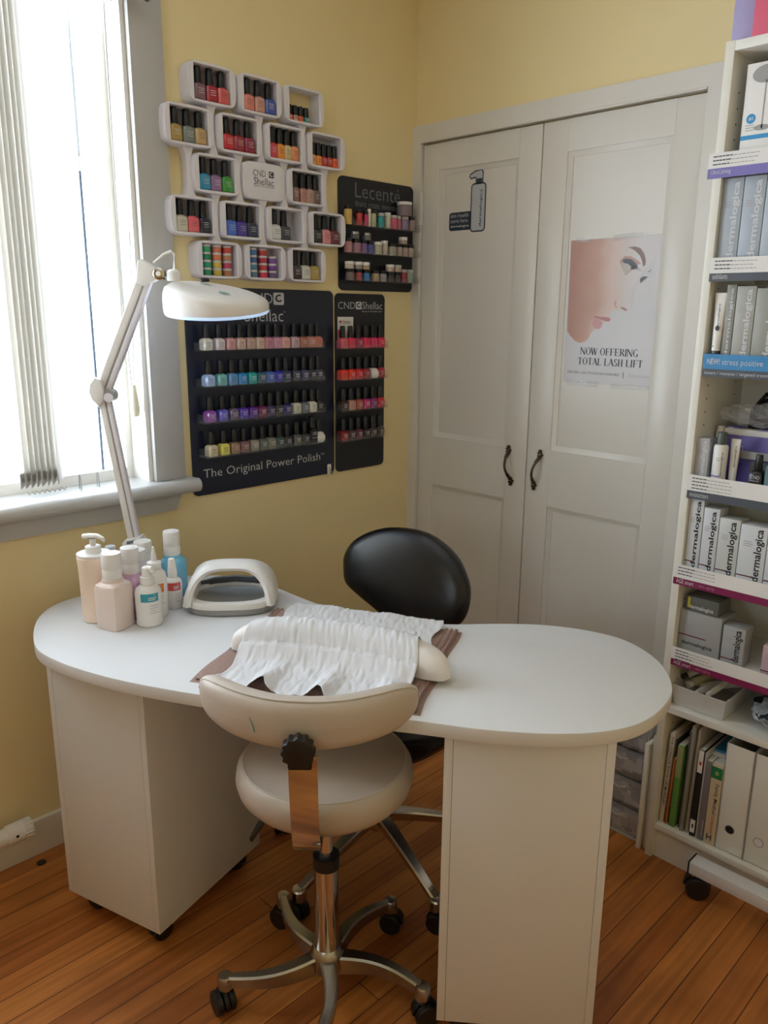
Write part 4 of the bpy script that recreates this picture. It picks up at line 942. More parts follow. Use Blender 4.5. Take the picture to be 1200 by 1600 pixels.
one(lathe([(.0175, 0), (.019, .003), (.019, .105), (.014, .118), (.0125, .122)], 22), plast_w, 'bottle', t); m = MB(); m.add(lathe([(.0125, .122), (.0135, .123), (.0135, .150), (.012, .153), (0, .153)], 20), M('clear_cap', 'd2d8de', .1, noise=.05)); m.build('cap', t)

# ------------------------------------------------------------------ magnifier lamp
lp = thing('magnifier_lamp', 'white jointed magnifier lamp clamped to the desk edge by the window', 'lamp', (.105, -1.20, DZ))
LX = T(-.105, 1.20, -DZ)
vr = Vector((.709, .705, 0))                         # across the view
A0 = Vector((.118, -1.186, .845)); A1 = Vector((.082, -1.226, 1.252)); A2 = Vector((.171, -1.137, 1.530)); 
m = MB(); X = LX @ frame((.118, -1.190, .73), (vr.x, vr.y, 0), (0, 0, 1))
m.add(prism([(-.030, .0), (.028, .0), (.030, .128), (.022, .145), (-.016, .139), (-.026, .128)], .045, .005, 3, -.022), plast_w, X); m.build('clamp', lp)
one(prism([(-.013, .126), (.020, .133), (.020, .142), (-.013, .135)], .046, .001, 1, -.0226), M('grey_label', '6e7684', .4), 'clamp_plate', lp, X)
def arm(a, b_, name, w=.016, d=.022):
    m = MB(); a = Vector(a); b_ = Vector(b_); dz = (b_ - a); L_ = dz.length; dz.normalize(); n = Vector((.705, -.709, 0)); x = dz.cross(n).normalized(); n2 = x.cross(dz).normalized()
    fr = Matrix.Identity(4)
    for i in range(3): fr[i][0], fr[i][1], fr[i][2], fr[i][3] = x[i], dz[i], n2[i], a[i]
    Z = LX @ fr
    m.box((-w * .42, L_ / 2, 0), (w * .98, L_, d), plast_w, .003, Z); m.box((w * .62, L_ / 2, 0), (w * .72, L_, d * .9), plast_v, .003, Z); m.box((w * .17, L_ / 2, 0), (w * .22, L_ - .004, d * .7), plast_g, 0, Z)
    return m.build(name, lp), Z, L_
arm(A0, A1, 'lower_arm'); arm(A1, A2, 'upper_arm', .019)
m = MB(); X = LX @ frame(A1, (vr.x, vr.y, 0), (0, 0, 1)) @ Matrix.Scale(1.3, 4); m.add(prism([(-.024, .0), (-.020, .016), (-.010, .028), (.002, .024), (.006, .004), (.004, -.016), (-.006, -.028), (-.018, -.016)], .030, .004, 2, -.013), plast_w, X); m.add(lathe([(.013, -.012), (.013, .012)], 20), plast_g, X @ T(.012, -.006, 0)); m.add(lathe([(.009, -.016), (.009, .016)], 16), plast_v, X @ T(.014, -.010, 0)); m.build('elbow_joint', lp)
m = MB(); X = LX @ frame(A2, (vr.x, vr.y, 0), (0, 0, 1)); m.add(prism([(-.022, -.012), (-.014, .038), (-.006, .042), (.030, .022), (.032, -.004), (.012, -.014), (-.002, -.022)], .030, .004, 2, -.014), plast_w, X)
m.add(lathe([(.014, -.015), (.014, .018), (.010, .020)], 20), chrome, X @ T(.036, .008, 0)); m.add(lathe([(.006, .0185), (.006, .0215)], 16), plast_w, X @ T(.036, .008, 0)); m.add(tube([(.036, .008, 0), (.066, .002, -.004)], .008, 10), plast_g, X); m.build('head_joint', lp)
HCN = Vector((.290, -1.016, 1.456))                  # head centre
HX = LX @ frame(HCN, (vr.x, vr.y, 0), Vector((-.705, .709, 0))) @ RX(9)
m = MB(); m.add(lathe([(.017, .0), (.017, .018), (.013, .024), (.008, .026)], 18), plast_w, HX @ T(-.100, .004, .068)); m.build('swivel', lp)
one(tube([HX @ Vector((-.145, .0, .108)), HX @ Vector((-.12, 0, .128)), HX @ Vector((-.100, 0, .136)), HX @ Vector((-.092, 0, .128)), HX @ Vector((-.096, 0, .095)), HX @ Vector((-.099, .004, .088))], .0032, 8), plast_w, 'cable', lp)
m = MB()
def headf(a, b_):
    an = 2 * PI * a; R = .128
    # b_: 0 bottom rim -> 1 top centre
    prof = [(.97, 0.0), (1.0, .004), (1.0, .35), (.985, .62), (.95, .80), (.86, .92), (.70, .98), (.45, 1.0), (0, 1.0)]
    k = b_ * (len(prof) - 1); i = min(int(k), len(prof) - 2); f = k - i; rr = prof[i][0] + (prof[i + 1][0] - prof[i][0]) * f; zz = prof[i][1] + (prof[i + 1][1] - prof[i][1]) * f
    x = R * rr * math.cos(an); y = R * rr * math.sin(an)
    hgt = .070 - .046 * max(0, min(1, (x / R + 1) / 2)) ** 1.1
    return Vector((x, y, zz * hgt))
m.add(grid(48, 16, headf), plast_w, HX); m.build('lamp_head', lp, 40)
one(lathe([(.126, -.0075), (.1275, -.004), (.126, .001), (.096, .001), (.096, -.006), (.100, -.0075)], 48), led, 'led_ring', lp, HX)
one(lathe([(.0955, -.004), (.06, -.007), (0, -.009)], 40), clear_mat('lens_glass', 'd8e4ec', .08, .03), 'lens', lp, HX)
one(lathe([(.012, 0), (.012, .006), (.009, .008), (0, .008)], 16), black_m, 'switch', lp, HX @ T(-.035, .045, .0605))
one(prism(sup(.013, .008, 2, 20), .001), M('teal_badge', '74a4a4', .4), 'badge', lp, HX @ T(.030, -.045, .0455) @ RY(11))

# ------------------------------------------------------------------ star bases
def star(par, cx, r, hub_z, end_z, ang0, wid, mat, hub_r, web, bow, rots={}):
    for i in range(5):
        a = math.radians(ang0 + 72 * i); c_, s_ = math.cos(a), math.sin(a); P, S_ = [], []
        for k in range(11):
            t = k / 10; rr = hub_r * .6 + (r - hub_r * .6) * t; side = bow * math.sin(PI * t) * r
            z = hub_z + (end_z - hub_z) * t ** 1.3
            P.append((rr * c_ - side * s_, rr * s_ + side * c_, z)); S_.append((wid * (1.25 - .5 * t), web * (1 - .65 * t) + .004, .008))
        m = MB(); m.add(sweep(P, S_), mat); m.add(lathe([(wid * 1.15, -.020), (wid * 1.2, -.016), (wid * 1.2, .008), (wid * 1.0, .012), (0, .013)], 18), mat, T(r * c_, r * s_, end_z - .004)); m.build('base_arm', par)
        caster(par, T(r * c_ + .006 * c_, r * s_ + .006 * s_, 0), .026, top=end_z - .02, rz=rots.get(i, math.degrees(a) + random.choice((40, 75, 110))))

# white stool
st = thing('saddle_stool', 'white round stool with curved backrest and chrome base before the desk', 'stool', (.907, -1.207, 0))
star(st, 0, .220, .094, .082, -120, .0135, alu, .03, .034, .10, {4: 12})
one(lathe([(.036, .066), (.038, .075), (.036, .106), (.027, .118)], 28), alu, 'hub', st)
m = MB(); m.add(lathe([(.0265, .112), (.0265, .330)], 28), chrome); m.build('gas_cylinder', st)
m = MB(); m.add(lathe([(.0285, .316), (.0285, .344), (.015, .346)], 24), black_m); m.build('collar', st)
one(lathe([(.0145, .34), (.0145, .496)], 20), chrome, 'piston', st)
SB = .496
m = MB(); m.add(lathe([(0, SB), (.140, SB), (.162, SB + .008), (.176, SB + .025), (.181, SB + .044), (.178, SB + .064), (.170, SB + .077), (.166, SB + .0795), (.163, SB + .0785), (.120, SB + .084), (.06, SB + .086), (0, SB + .0865)], 64), vinyl_w); m.build('seat', st, 60)
one(tube([(.1655 * math.cos(2 * PI * i / 64), .1655 * math.sin(2 * PI * i / 64), SB + .0795) for i in range(64)], .0020, 6, 1, True), M('piping_vinyl', 'c6beb4', .5), 'piping', st)
BA = -44          # direction of the backrest from the seat centre
d0 = .235; RB = .245
def bkf(a, b_):
    """closed section swept along the arc"""
    th = math.radians(-52 + 104 * a); k = abs(2 * a - 1); e = (1 - k ** 6) ** .5 if k < 1 else 0
    zc = .778 + .016 * k ** 2; hh = .046 * (e ** .9) * (1 - .10 * k); tt = .026 * e
    an = 2 * PI * b_; c_, s_ = math.cos(an), math.sin(an); q = 2 / 3.0
    rr = RB + tt * math.copysign(abs(c_) ** q, c_); z = zc + hh * math.copysign(abs(s_) ** q, s_) + .006 * (1 - c_) * 0
    x = d0 - RB + rr * math.cos(th); y = rr * math.sin(th)
    return Vector((x, y, z))
one(grid(56, 24, bkf), vinyl_w, 'backrest', st, RZ(-49) @ T(0, -.006, 0), 60)
P = []
for i in range(57):
    a = i / 56; th = math.radians(-50 + 100 * a); k = abs(2 * a - 1); e = (1 - k ** 6) ** .5 if k < 1 else 0; rr = RB + .012
    P.append((d0 - RB + rr * math.cos(th), rr * math.sin(th), .778 + .016 * k ** 2 + .046 * e ** .9 * (1 - .1 * k) * .985))
one(tube(P, .0018, 6), M('piping_vinyl', 'c6beb4', .5), 'backrest_piping', st, RZ(-49) @ T(0, -.006, 0))
def bk(th, z):
    th = math.radians(th); rr = RB + .0264; return Vector((d0 - RB + rr * math.cos(th), rr * math.sin(th), z))
o = one(tube([bk(-18.0, .792), bk(-16.8, .780), bk(-16.0, .766)], [.0005, .0009, .0013], 6), M('teal_stain', '5a8c98', .6), 'pen_mark', st, RZ(-49) @ T(0, -.006, 0)); o['label'] = 'small teal pen mark on the backrest'
m = MB(); hw = .0245
prof = [(.266, .735), (.263, .68), (.252, .62), (.238, .57), (.222, .534), (.210, .515), (.196, .503), (.170, .4955), (.08, .4950)]
bm = bmesh.new(); rg = []
for i, (x, z) in enumerate(prof):
    a_ = prof[max(0, i - 1)]; b_ = prof[min(len(prof) - 1, i + 1)]; tx, tzz = b_[0] - a_[0], b_[1] - a_[1]; l_ = math.hypot(tx, tzz); nx, nzv = -tzz / l_ * .003, tx / l_ * .003
    rg.append([bm.verts.new((x + sx * nx, y, z + sx * nzv)) for sx, y in ((1, -hw), (1, hw), (-1, hw), (-1, -hw))])
for A, B_ in zip(rg, rg[1:]):
    for k in range(4): bm.faces.new((A[k], A[(k + 1) % 4], B_[(k + 1) % 4], B_[k]))
bm.faces.new(rg[0][::-1]); bm.faces.new(rg[-1]); bmesh.ops.recalc_face_normals(bm, faces=bm.faces[:]); m.add(bm, chrome, T(0, -.020, 0)); o = m.build('support_bar', st, 40); o.rotation_euler = (0, 0, math.radians(BA)); o['label'] = 'polished steel strap reflecting the floor'
m = MB(); nn = 60; pts = [((.027 + .0018 * math.cos(12 * 2 * PI * i / nn)) * math.cos(2 * PI * i / nn), (.027 + .0018 * math.cos(12 * 2 * PI * i / nn)) * math.sin(2 * PI * i / nn)) for i in range(nn)]
m.add(prism(pts, .022, .002, 2), black_m, frame((.268, -.026, .752), (0, 1, 0), (0, 0, 1))); m.add(prism(rrect(.040, .03, .004, 3), .012, .002, 1), black_m, frame((.268, -.024, .731), (0, 1, 0), (0, 0, 1))); o = m.build('knob', st); o.rotation_euler = (0, 0, math.radians(BA))
m = MB(); m.add(bx(.12, .12, .012, .003), black_m, T(0, 0, .489)); m.build('seat_plate', st)
m = MB(); m.add(tube([(-.02, -.03, .478), (-.050, -.085, .464), (-.066, -.112, .448), (-.080, -.132, .405)], [.007, .008, .012, .008], 10, .6), black_m); m.build('height_lever', st)

# black chair
ch = thing('task_chair', 'black chair with oval backrest and chrome base behind the desk', 'chair', (.678, -.832, 0), 0)
star(ch, 0, .287, .150, .078, -86, .0155, M('worn_chrome', 'c8c4be', .2, 1.0, noise=.12, nscale=60), .03, .018, .0, {0: 5})
one(lathe([(.036, .115), (.040, .13), (.038, .160), (.026, .175)], 24), chrome, 'hub', ch); one(lathe([(.025, .17), (.025, .28), (.014, .282), (.014, .40)], 20), black_m, 'gas_column', ch)
m = MB(); m.add(lathe([(0, .405), (.175, .405), (.205, .414), (.215, .435), (.208, .458), (.18, .472), (.09, .478), (0, .479)], 48, 2.4), black_l); m.build('seat', ch, 60)
m = MB(); m.box((0, 0, .40), (.18, .14, .015), black_m, .004); m.build('seat_plate', ch)
nrm = Vector((.25, -.93, .27)).normalized(); UU = Vector((0, 0, 1)).cross(nrm).normalized(); VV = nrm.cross(UU)
bc = Vector((.60, -.66, .745)) - Vector((.678, -.832, 0)); BF = Matrix.Identity(4)
for i in range(3): BF[i][0], BF[i][1], BF[i][2], BF[i][3] = UU[i], VV[i], nrm[i], bc[i]
EG = [(-.191, .005), (-.194, .038), (-.178, .076), (-.142, .106), (-.095, .128), (-.05, .139), (.005, .143), (.059, .137), (.109, .116), (.152, .085), (.182, .043), (.197, .006), (.199, -.038), (.187, -.076), (.15, -.112), (.09, -.135), (.02, -.128), (-.030, -.112), (-.089, -.084), (-.135, -.062), (-.177, -.036)]
EG = catmull(EG, 4); m = MB(); bm = bmesh.new(); rings = []; ne = len(EG); ex = sum(p[0] for p in EG) / ne; ey = sum(p[1] for p in EG) / ne
for sc, z in ((0.0, -.022), (.90, -.022), (.975, -.016), (1.0, -.004), (1.0, .006), (.975, .017), (.92, .025), (.8, .032), (.6, .036), (.3, .037), (0, .037)):
    rings.append([bm.verts.new((ex, ey, z))] if sc == 0 else [bm.verts.new((ex + (x - ex) * sc, ey + (y - ey) * sc, z)) for x, y in EG])
for A, B_ in zip(rings, rings[1:]):
    for k in range(ne):
        q = (k + 1) % ne
        if len(A) == 1: bm.faces.new((A[0], B_[q], B_[k]))
        elif len(B_) == 1: bm.faces.new((A[k], A[q], B_[0]))
        else: bm.faces.new((A[k], A[q], B_[q], B_[k]))
bmesh.ops.recalc_face_normals(bm, faces=bm.faces[:]); m.add(bm, black_l, BF); m.build('backrest', ch, 60)
m = MB(); m.add(tube([(0.0, .04, .398), (-.03, .12, .405), (-.062, .172, .45), (-.076, .186, .56), (-.072, .170, .72)], .016, 10, .5), black_m); m.build('back_bar', ch)

# ------------------------------------------------------------------ bookcase
SX0, SX1, SY0, SY1 = 1.176, 1.80, -.280, -.020
bk = thing('bookcase', 'tall white bookcase of skincare boxes and books beside the closet', 'bookcase', (1.488, -.15, 0)); XB = T(-1.488, .15, 0)
m = MB(); m.b2((SX0, SY0, 0), (SX0 + .020, SY1, 2.024), shelf_w, .001, XB); m.b2((SX1 - .020, SY0, 0), (SX1, SY1, 2.024), shelf_w, .001, XB)
m.b2((SX0 + .020, SY0, 2.003), (SX1 - .020, SY1, 2.023), shelf_w, .001, XB); m.b2((SX0 + .02, SY1 - .004, .06), (SX1 - .02, SY1 - .001, 2.003), shelf_w, 0, XB)
m.b2((SX0 + .020, SY0 + .012, 0), (SX1 - .02, SY0 + .028, .086), shelf_w, 0, XB)
for z in [.20 + .032 * i for i in range(55)]:
    if .14 < z < 1.95:
        for y in (SY0 + .045, SY1 - .05): m.add(lathe([(.0022, 0), (.0022, .0004), (0, .0004)], 8), gap_d, XB @ frame((SX0 + .0201, y, z), (0, 1, 0), (0, 0, 1)))
m.build('carcass', bk)
SHZ = {1: 1.783, 2: 1.562, 3: 1.347, 4: 1.060, 5: .830, 6: .612, 7: .457, 8: .106}
for k, z in SHZ.items():
    m = MB(); m.b2((SX0 + .0205, SY0 + .002, z - .018), (SX1 - .0205, SY1 - .004, z), shelf_w, .001, XB); m.build('shelf', bk)
def strip(z0, zm, z1, x0, cols, title, tx, tw, th, lines=3, extra=None):
    m = MB(); y = SY0 - .0012; F = XB @ FRONT(0, y, 0); x1 = SX1 - .02
    m.b2((x0, y, zm), (x1, y + .0010, z1), card_w, 0, XB); m.b2((x0, y - .0002, z0), (x1, y + .0010, zm), M('strip_' + cols, cols, .4, noise=.02), 0, XB)
    if title: m.text(title, F, x0 + .008, z0 + (zm - z0) * .28, tw, th, ink_w, -.002, .0008)
    if extra: extra(m, F)
    rng = random.Random(int(z0 * 1000))
    for k in range(lines):
        zz = z1 - .009 - k * .0082; xx = x0 + .010; lim = xx + .030 + rng.uniform(0, .01)
        while xx < lim:
            d = rng.uniform(.005, .011); m.add(flat([(xx, zz), (xx + d, zz), (xx + d, zz + .0026), (xx, zz + .0026)], .0005), ink_d, F); xx += d + .0012
        while xx < lim + .055:
            d = rng.uniform(.004, .010); m.add(flat([(xx, zz), (xx + d, zz), (xx + d, zz + .0016), (xx, zz + .0016)], .0005), plast_g, F); xx += d + .0018
    m.build('shelf_label', bk)
strip(1.748, 1.769, 1.801, 1.164, '7870b4', 'UltraCalming', 0, .044, .012)
strip(1.526, 1.544, 1.578, 1.192, '4c525c', 'exfoliants', 0, .034, .012)
strip(1.017, 1.037, 1.076, 1.192, '4c525c', 'moisturizers', 0, .045, .011, 4)
strip(.793, .811, .846, 1.180, '7c1c4c', 'AGE smart', 0, .045, .011, 3, lambda m, F: m.text('- skin aging', F, 1.240, .7975, .044, .009, M('pale_pink_print', 'b88aa0', .5), -.006, .0008))
strip(.577, .594, .627, 1.195, '7c1c4c', 'AGE smart', 0, .045, .010, 4, lambda m, F: m.text('- skin aging', F, 1.254, .5815, .044, .008, M('pale_pink_print', 'b88aa0', .5), -.006, .0008))
m = MB(); y = SY0 - .0012; F = XB @ FRONT(0, y, 0)
m.b2((1.199, y, 1.330), (SX1 - .02, y + .001, 1.364), M('strip_blue', '3a86be', .4), 0, XB); m.b2((1.199, y, 1.312), (SX1 - .02, y + .001, 1.330), M('strip_4c525c', '4c525c', .4), 0, XB)
m.text('NEW!', F, 1.208, 1.3405, .030, .0135, ink_w, .012, .0008); m.text('stress positive', F, 1.243, 1.3365, .092, .0165, ink_w, -.004, .0008); m.text('toners / masques / targeted treatments', F, 1.204, 1.3155, .165, .0095, ink_w, -.002, .0008)
m.build('shelf_label', bk)

# boxes on the shelves
YF = -.268
def carton(name, lab, x0, x1, z0, z1, depth, body, ink, txt='side', stripe=None, yf=YF, group=None, rz=0, tx=None, small=True, cat='box', side=None):
    t = thing(name, lab, cat, ((x0 + x1) / 2, yf + depth / 2, z0 + .0004), rz, group); w_, h = x1 - x0, z1 - z0
    m = MB(); m.box((0, 0, h / 2), (w_, depth, h), M('carton_' + body, body, .4, noise=.02), .0008); F = FRONT(0, -depth / 2, 0)
    if txt == 'side': m.text('dermalogica', F, w_ / 2 - .004, .010, min(h - .016, h * .9), min(.023, w_ * .44), ink, .022, .0004, 90)
    elif txt == 'low': m.text('dermalogica', F, -w_ / 2 + .010, .007 if not tx else tx, w_ * .74, .013, ink, .018, .0004)
    sh = .40 if txt == 'low' else .13
    if stripe: m.add(flat([(-w_ / 2, h * sh), (w_ * .16, h * sh), (w_ * .16, h * sh + .003), (-w_ / 2, h * sh + .003)], .0004), M('stripe_' + stripe, stripe, .4), F)
    if small:
        for k in range(3): m.add(flat([(-w_ * .35, h * .72 - k * .005), (-w_ * .35 + w_ * (.3 + .05 * (k % 2)), h * .72 - k * .005), (-w_ * .35 + w_ * (.3 + .05 * (k % 2)), h * .72 - k * .005 + .0016), (-w_ * .35, h * .72 - k * .005 + .0016)], .0004), plast_g, F)
    m.build('carton', t); return t
# top of the bookcase
def wedge(lab, x0, x1, z0, z1, col, yf, dep, wave):
    t = thing('gift_box', lab, 'box', ((x0 + x1) / 2, yf + dep / 2, z0 + .0004)); w_, h = x1 - x0, z1 - z0
    m = MB(); m.box((0, 0, h / 2), (w_, dep, h), M('gift_' + col, col, .5, noise=.03), .001)
    if wave: m.add(flat([(-w_ / 2, h * .45), (-w_ / 2 + .012, h * .5), (-w_ / 2 + .02, h * .72), (-w_ / 2 + .034, h * .80), (-w_ / 2 + .036, h), (-w_ / 2, h)], .0005), M('gift_sage', 'a9b8b0', .5), FRONT(0, -dep / 2, 0))
    m.build('carton', t)
wedge('lavender and sage gift box on top of the bookcase', 1.178, 1.226, 2.0235, 2.24, 'a29ac4', -.262, .20, True)
wedge('pink gift box on top of the bookcase beside the lavender one', 1.227, 1.31, 2.0235, 2.22, 'd0506c', -.275, .16, False)
# first shelf
z = SHZ[1]
t = thing('shelf_frame', 'pale grey display box with dark window at back of highest shelf', 'box', (1.262, -.075, z + .0004)); m = MB(); m.b2((-.055, -.05, 0), (.055, .05, .175), M('carton_d2d2cc', 'd2d2cc', .4), .001); m.b2((-.042, -.0508, .03), (.045, -.0498, .155), plast_dg); m.b2((-.030, -.0514, .03), (.045, -.0503, .125), card_w); m.build('carton', t)
t = thing('lamp_box', 'tall white carton with blue badge and lamp picture on highest shelf', 'box', (1.275, -.200, z + .0004)); m = MB(); F = FRONT(0, -.06, 0)
m.b2((-.055, -.06, 0), (.055, .06, .192), card_w, .001); m.add(flat(sup(.010, .010, 2, 24, 0), .0004), M('badge_blue', '2f8fc8', .4), F @ T(-.036, .082, 0)); m.text('#1', F, -.0405, .078, .009, .008, card_w, .01, .0008)
m.add(flat([(-.055, .040), (.055, .040), (.055, .049), (-.055, .049)], .0004), M('badge_blue', '2f8fc8', .4), F); m.add(flat(sup(.030, .018, 2, 24), .0004), plast_g, F @ T(-.012, .168, 0)); m.add(flat([(-.013, .06), (-.010, .06), (-.010, .155), (-.013, .155)], .0004), plast_g, F); m.add(flat(sup(.017, .006, 2, 20), .0004), plast_g, F @ T(-.012, .062, 0))
for k in range(3): m.add(flat([(-.046, .068 - k * .005), (-.028, .068 - k * .005), (-.028, .0696 - k * .005), (-.046, .0696 - k * .005)], .0005), plast_g, F)
m.build('carton', t)
t = thing('lidded_tub', 'small dark red tub standing at the back of the highest shelf', 'tub', (1.218, -.150, z + .0004)); one(lathe([(.015, 0), (.016, .002), (.016, .022)], 20), M('maroon', '7a2430', .4), 'tub', t); one(lathe([(.0165, .0225), (.0165, .034), (.015, .036)], 20), plast_dg, 'lid', t)
# second shelf: grey-blue cartons
G2 = 'tall cartons on the second shelf'
for i, (a, b_) in enumerate(((1.198, 1.243), (1.2445, 1.291), (1.2925, 1.340), (1.3415, 1.388), (1.3895, 1.436))):
    carton('skincare_carton', 'tall blue grey dermal carton with white lettering, %s from the closet on second shelf' % ORD[i], a, b_, SHZ[2], SHZ[2] + .185, .05, 'a4adb8', ink_w, group=G2)
# third shelf
z = SHZ[3]
t = thing('cream_tube', 'white squeeze tube standing on dark cap in front of cartons', 'tube', (1.217, -.262, z + .0004), 0)
m = MB(); m.add(grid(20, 12, lambda a, b_: Vector(((.0095 + .004 * b_) * math.cos(2 * PI * a), (.0095 * (1 - b_) + .001) * math.sin(2 * PI * a), .024 + .130 * b_))), plast_w)
m.text('dermalogica', FRONT(0, -.0085, 0), .0055, .075, .055, .006, ink_k, .01, .0006, 90); m.add(flat(sup(.005, .006, 2, 16), .0004), plast_dg, FRONT(.002, -.0085, .075)); m.add(flat([(-.006, .034), (-.001, .034), (-.001, .035), (-.006, .035)], .0004), M('teal_print', '2a9890', .5), FRONT(0, -.0100, 0)); m.add(flat([(-.004, .032), (-.003, .032), (-.003, .037), (-.004, .037)], .0004), M('teal_print', '2a9890', .5), FRONT(0, -.0100, 0)); m.build('tube', t)
one(lathe([(.010, 0), (.0105, .001), (.0100, .024)], 20), plast_dg, 'cap', t)
G3 = 'grey cartons on the third shelf'
carton('skincare_carton', 'slim grey carton with blue foot behind the white squeeze tube', 1.2290, 1.2505, z, z + .172, .05, '8e8e86', ink_w, group=G3, yf=-.262)
carton('skincare_carton', 'grey carton with clipped white corner beside the slim carton', 1.2545, 1.297, z, z + .168, .05, 'a2a29c', ink_w, group=G3)
carton('skincare_carton', 'broad grey carton with small white badge on third shelf', 1.2985, 1.352, z, z + .163, .05, '94948c', ink_w, group=G3); carton('skincare_carton', 'grey carton last in the third shelf row', 1.354, 1.40, z, z + .163, .05, '9c9c96', ink_w, group=G3)
# fourth shelf
z = SHZ[4]
carton('skincare_carton', 'short grey carton in front of cream pots on the fourth shelf', 1.197, 1.2285, z, z + .104, .045, 'a9abae', ink_w, yf=-.266)
for i, x in enumerate((1.2135, 1.2375)):
    t = thing('cream_pot', 'cream tapered cap bottle %s from bookcase side behind the short grey carton' % ORD[i], 'bottle', (x, -.170, z + .0004), 0, 'cream capped bottles'); one(lathe([(.0115, 0), (.0115, .088), (.010, .092)], 18), M('cream_bottle', 'c4beb0', .4), 'bottle', t); one(lathe([(.0115, .0925), (.0095, .124), (.008, .126)], 18), M('cream_cap', 'dcd4c4', .4), 'cap', t)
t = thing('toner_bottle', 'white bottle with dark green cap and purple line', 'bottle', (1.2515, -.252, z + .0004)); m = MB(); m.add(lathe([(.0155, 0), (.0165, .002), (.0165, .086), (.0145, .091), (.011, .093)], 26), plast_w); m.add(patch(.0168, -150, -60, .016, .019), M('purple_print', '7468b0', .5)); m.text('dermalogica', FRONT(0, -.0140, 0), .013, .018, .058, .005, ink_k, .01, .0014, 90)
for k in range(2): m.add(patch(.0168, -100, -60, .060 - k * .005, .0614 - k * .005), plast_g)
m.build('bottle', t); one(lathe([(.0105, .0935), (.011, .094), (.011, .120), (.010, .122)], 22), M('dark_green_cap', '4a5450', .35), 'cap', t)
t = thing('cream_tube', 'white flat tube with black lettering behind the green capped bottle', 'tube', (1.2785, -.236, z + .0004)); m = MB(); m.add(grid(18, 8, lambda a, b_: Vector(((.0085 + .003 * b_) * math.cos(2 * PI * a), (.0085 * (1 - b_) + .001) * math.sin(2 * PI * a), .002 + .105 * b_))), plast_w); m.text('dermalogica', FRONT(0, -.0075, 0), .0075, .040, .052, .005, ink_k, .01, .0012, 90); m.build('tube', t); one(lathe([(.0085, 0), (.0085, .003)], 16), plast_w, 'cap', t)
t = thing('gift_bag', 'purple paper gift pouch behind bottles on the fourth shelf', 'bag', (1.310, -.165, z + .0004)); m = MB()
def pouch(a, b_, W=.085, H=.125, D=.05):
    an = 2 * PI * a; k = b_; c_, s_ = math.cos(an), math.sin(an); q = .5; x = W * math.copysign(abs(c_) ** q, c_); y = D * math.copysign(abs(s_) ** q, s_) * (1 - .75 * k); return Vector((x, y + .004 * math.sin(x * 90) * k, H * k + .003 * math.sin(x * 70) * k))
m.add(grid(40, 10, pouch), M('purple_pouch', '5c54a4', .4, noise=.15, nscale=20)); m.b2((-.084, -.018, .108), (.084, .012, .124), card_w, .003)
m.text('nailo', FRONT(0, -.050, 0), -.030, .030, .060, .016, M('lilac_print', '9a94c8', .5), 0, .001, 80); m.b2((-.03, -.054, .060), (.07, -.0515, .078), M('grey_panel', '8a8a88', .4)); m.b2((.0, -.0535, .030), (.06, -.0515, .056), plast_dg); m.build('pouch', t)
t = thing('polish_bottle', 'black glossy polish bottle with white lettering on the fourth shelf', 'nail polish', (1.346, -.262, z + .0004)); m = MB(); m.add(lathe([(.0145, 0, 6), (.0155, .002, 6), (.0155, .036, 6), (.012, .043, 4), (.009, .045, 2)], 24), black_g); m.text('CND', FRONT(0, -.0157, 0), -.010, .026, .020, .008, ink_w, 0, .0004); m.text('SHELLAC', FRONT(0, -.0157, 0), -.010, .020, .020, .0035, ink_w, 0, .0004); m.text('top coat', FRONT(0, -.0157, 0), -.010, .006, .020, .006, ink_g, 0, .0004); m.build('bottle', t); one(lathe([(.0088, .0455), (.0092, .047), (.0076, .079), (.007, .081)], 18), black_g, 'cap', t)
t = thing('polish_bottle', 'teal tinted clear bottle beside the black polish bottle', 'bottle', (1.376, -.262, z + .0004)); one(lathe([(.012, 0, 5), (.0125, .002, 5), (.0125, .055, 5), (.007, .062, 2)], 20), M('teal_glass', '7a9ca0', .15, trans=.3), 'bottle', t); one(lathe([(.007, .0625), (.0065, .090)], 16), plast_w, 'cap', t)
t = thing('plastic_bag', 'crumpled clear plastic bag resting over the purple pouch', 'bag', (1.315, -.180, z + .131)); rng = random.Random(5)
bm = bmesh.new(); bmesh.ops.create_icosphere(bm, subdivisions=4, radius=1)
for v in bm.verts:
    n = v.co.normalized(); k = 1 + .16 * math.sin(n.x * 9 + n.y * 7) * math.sin(n.z * 8 + n.x * 5) + rng.uniform(-.05, .05); v.co = Vector((n.x * .095 * k, n.y * .045 * k, .030 + n.z * .026 * k))
m = MB(); m.add(bm, film); m.build('bag', t, 0)
t = thing('cosmetic_bag', 'navy zip cosmetic bag with rounded top at back of fourth shelf', 'bag', (1.345, -.065, z + .0004)); m = MB(); m.add(prism([(-.085, 0), (.085, 0), (.088, .14), (.075, .185), (.05, .20), (-.05, .20), (-.078, .185), (-.088, .14)], .06, .012, 4), M('navy_cloth', '1a2238', .7, noise=.2, nscale=90), frame((0, .03, 0), (1, 0, 0), (0, 0, 1))); m.add(tube([(-.09, -.032, .10), (-.086, -.034, .165), (-.06, -.034, .203), (.06, -.034, .205)], .006, 8), M('black_piping', '14161c', .5)); m.add(lathe([(.014, 0), (.014, .001), (0, .001)], 20), M('cream_patch', 'a8a490', .6), FRONT(-.045, -.0325, .165)); m.build('bag', t)
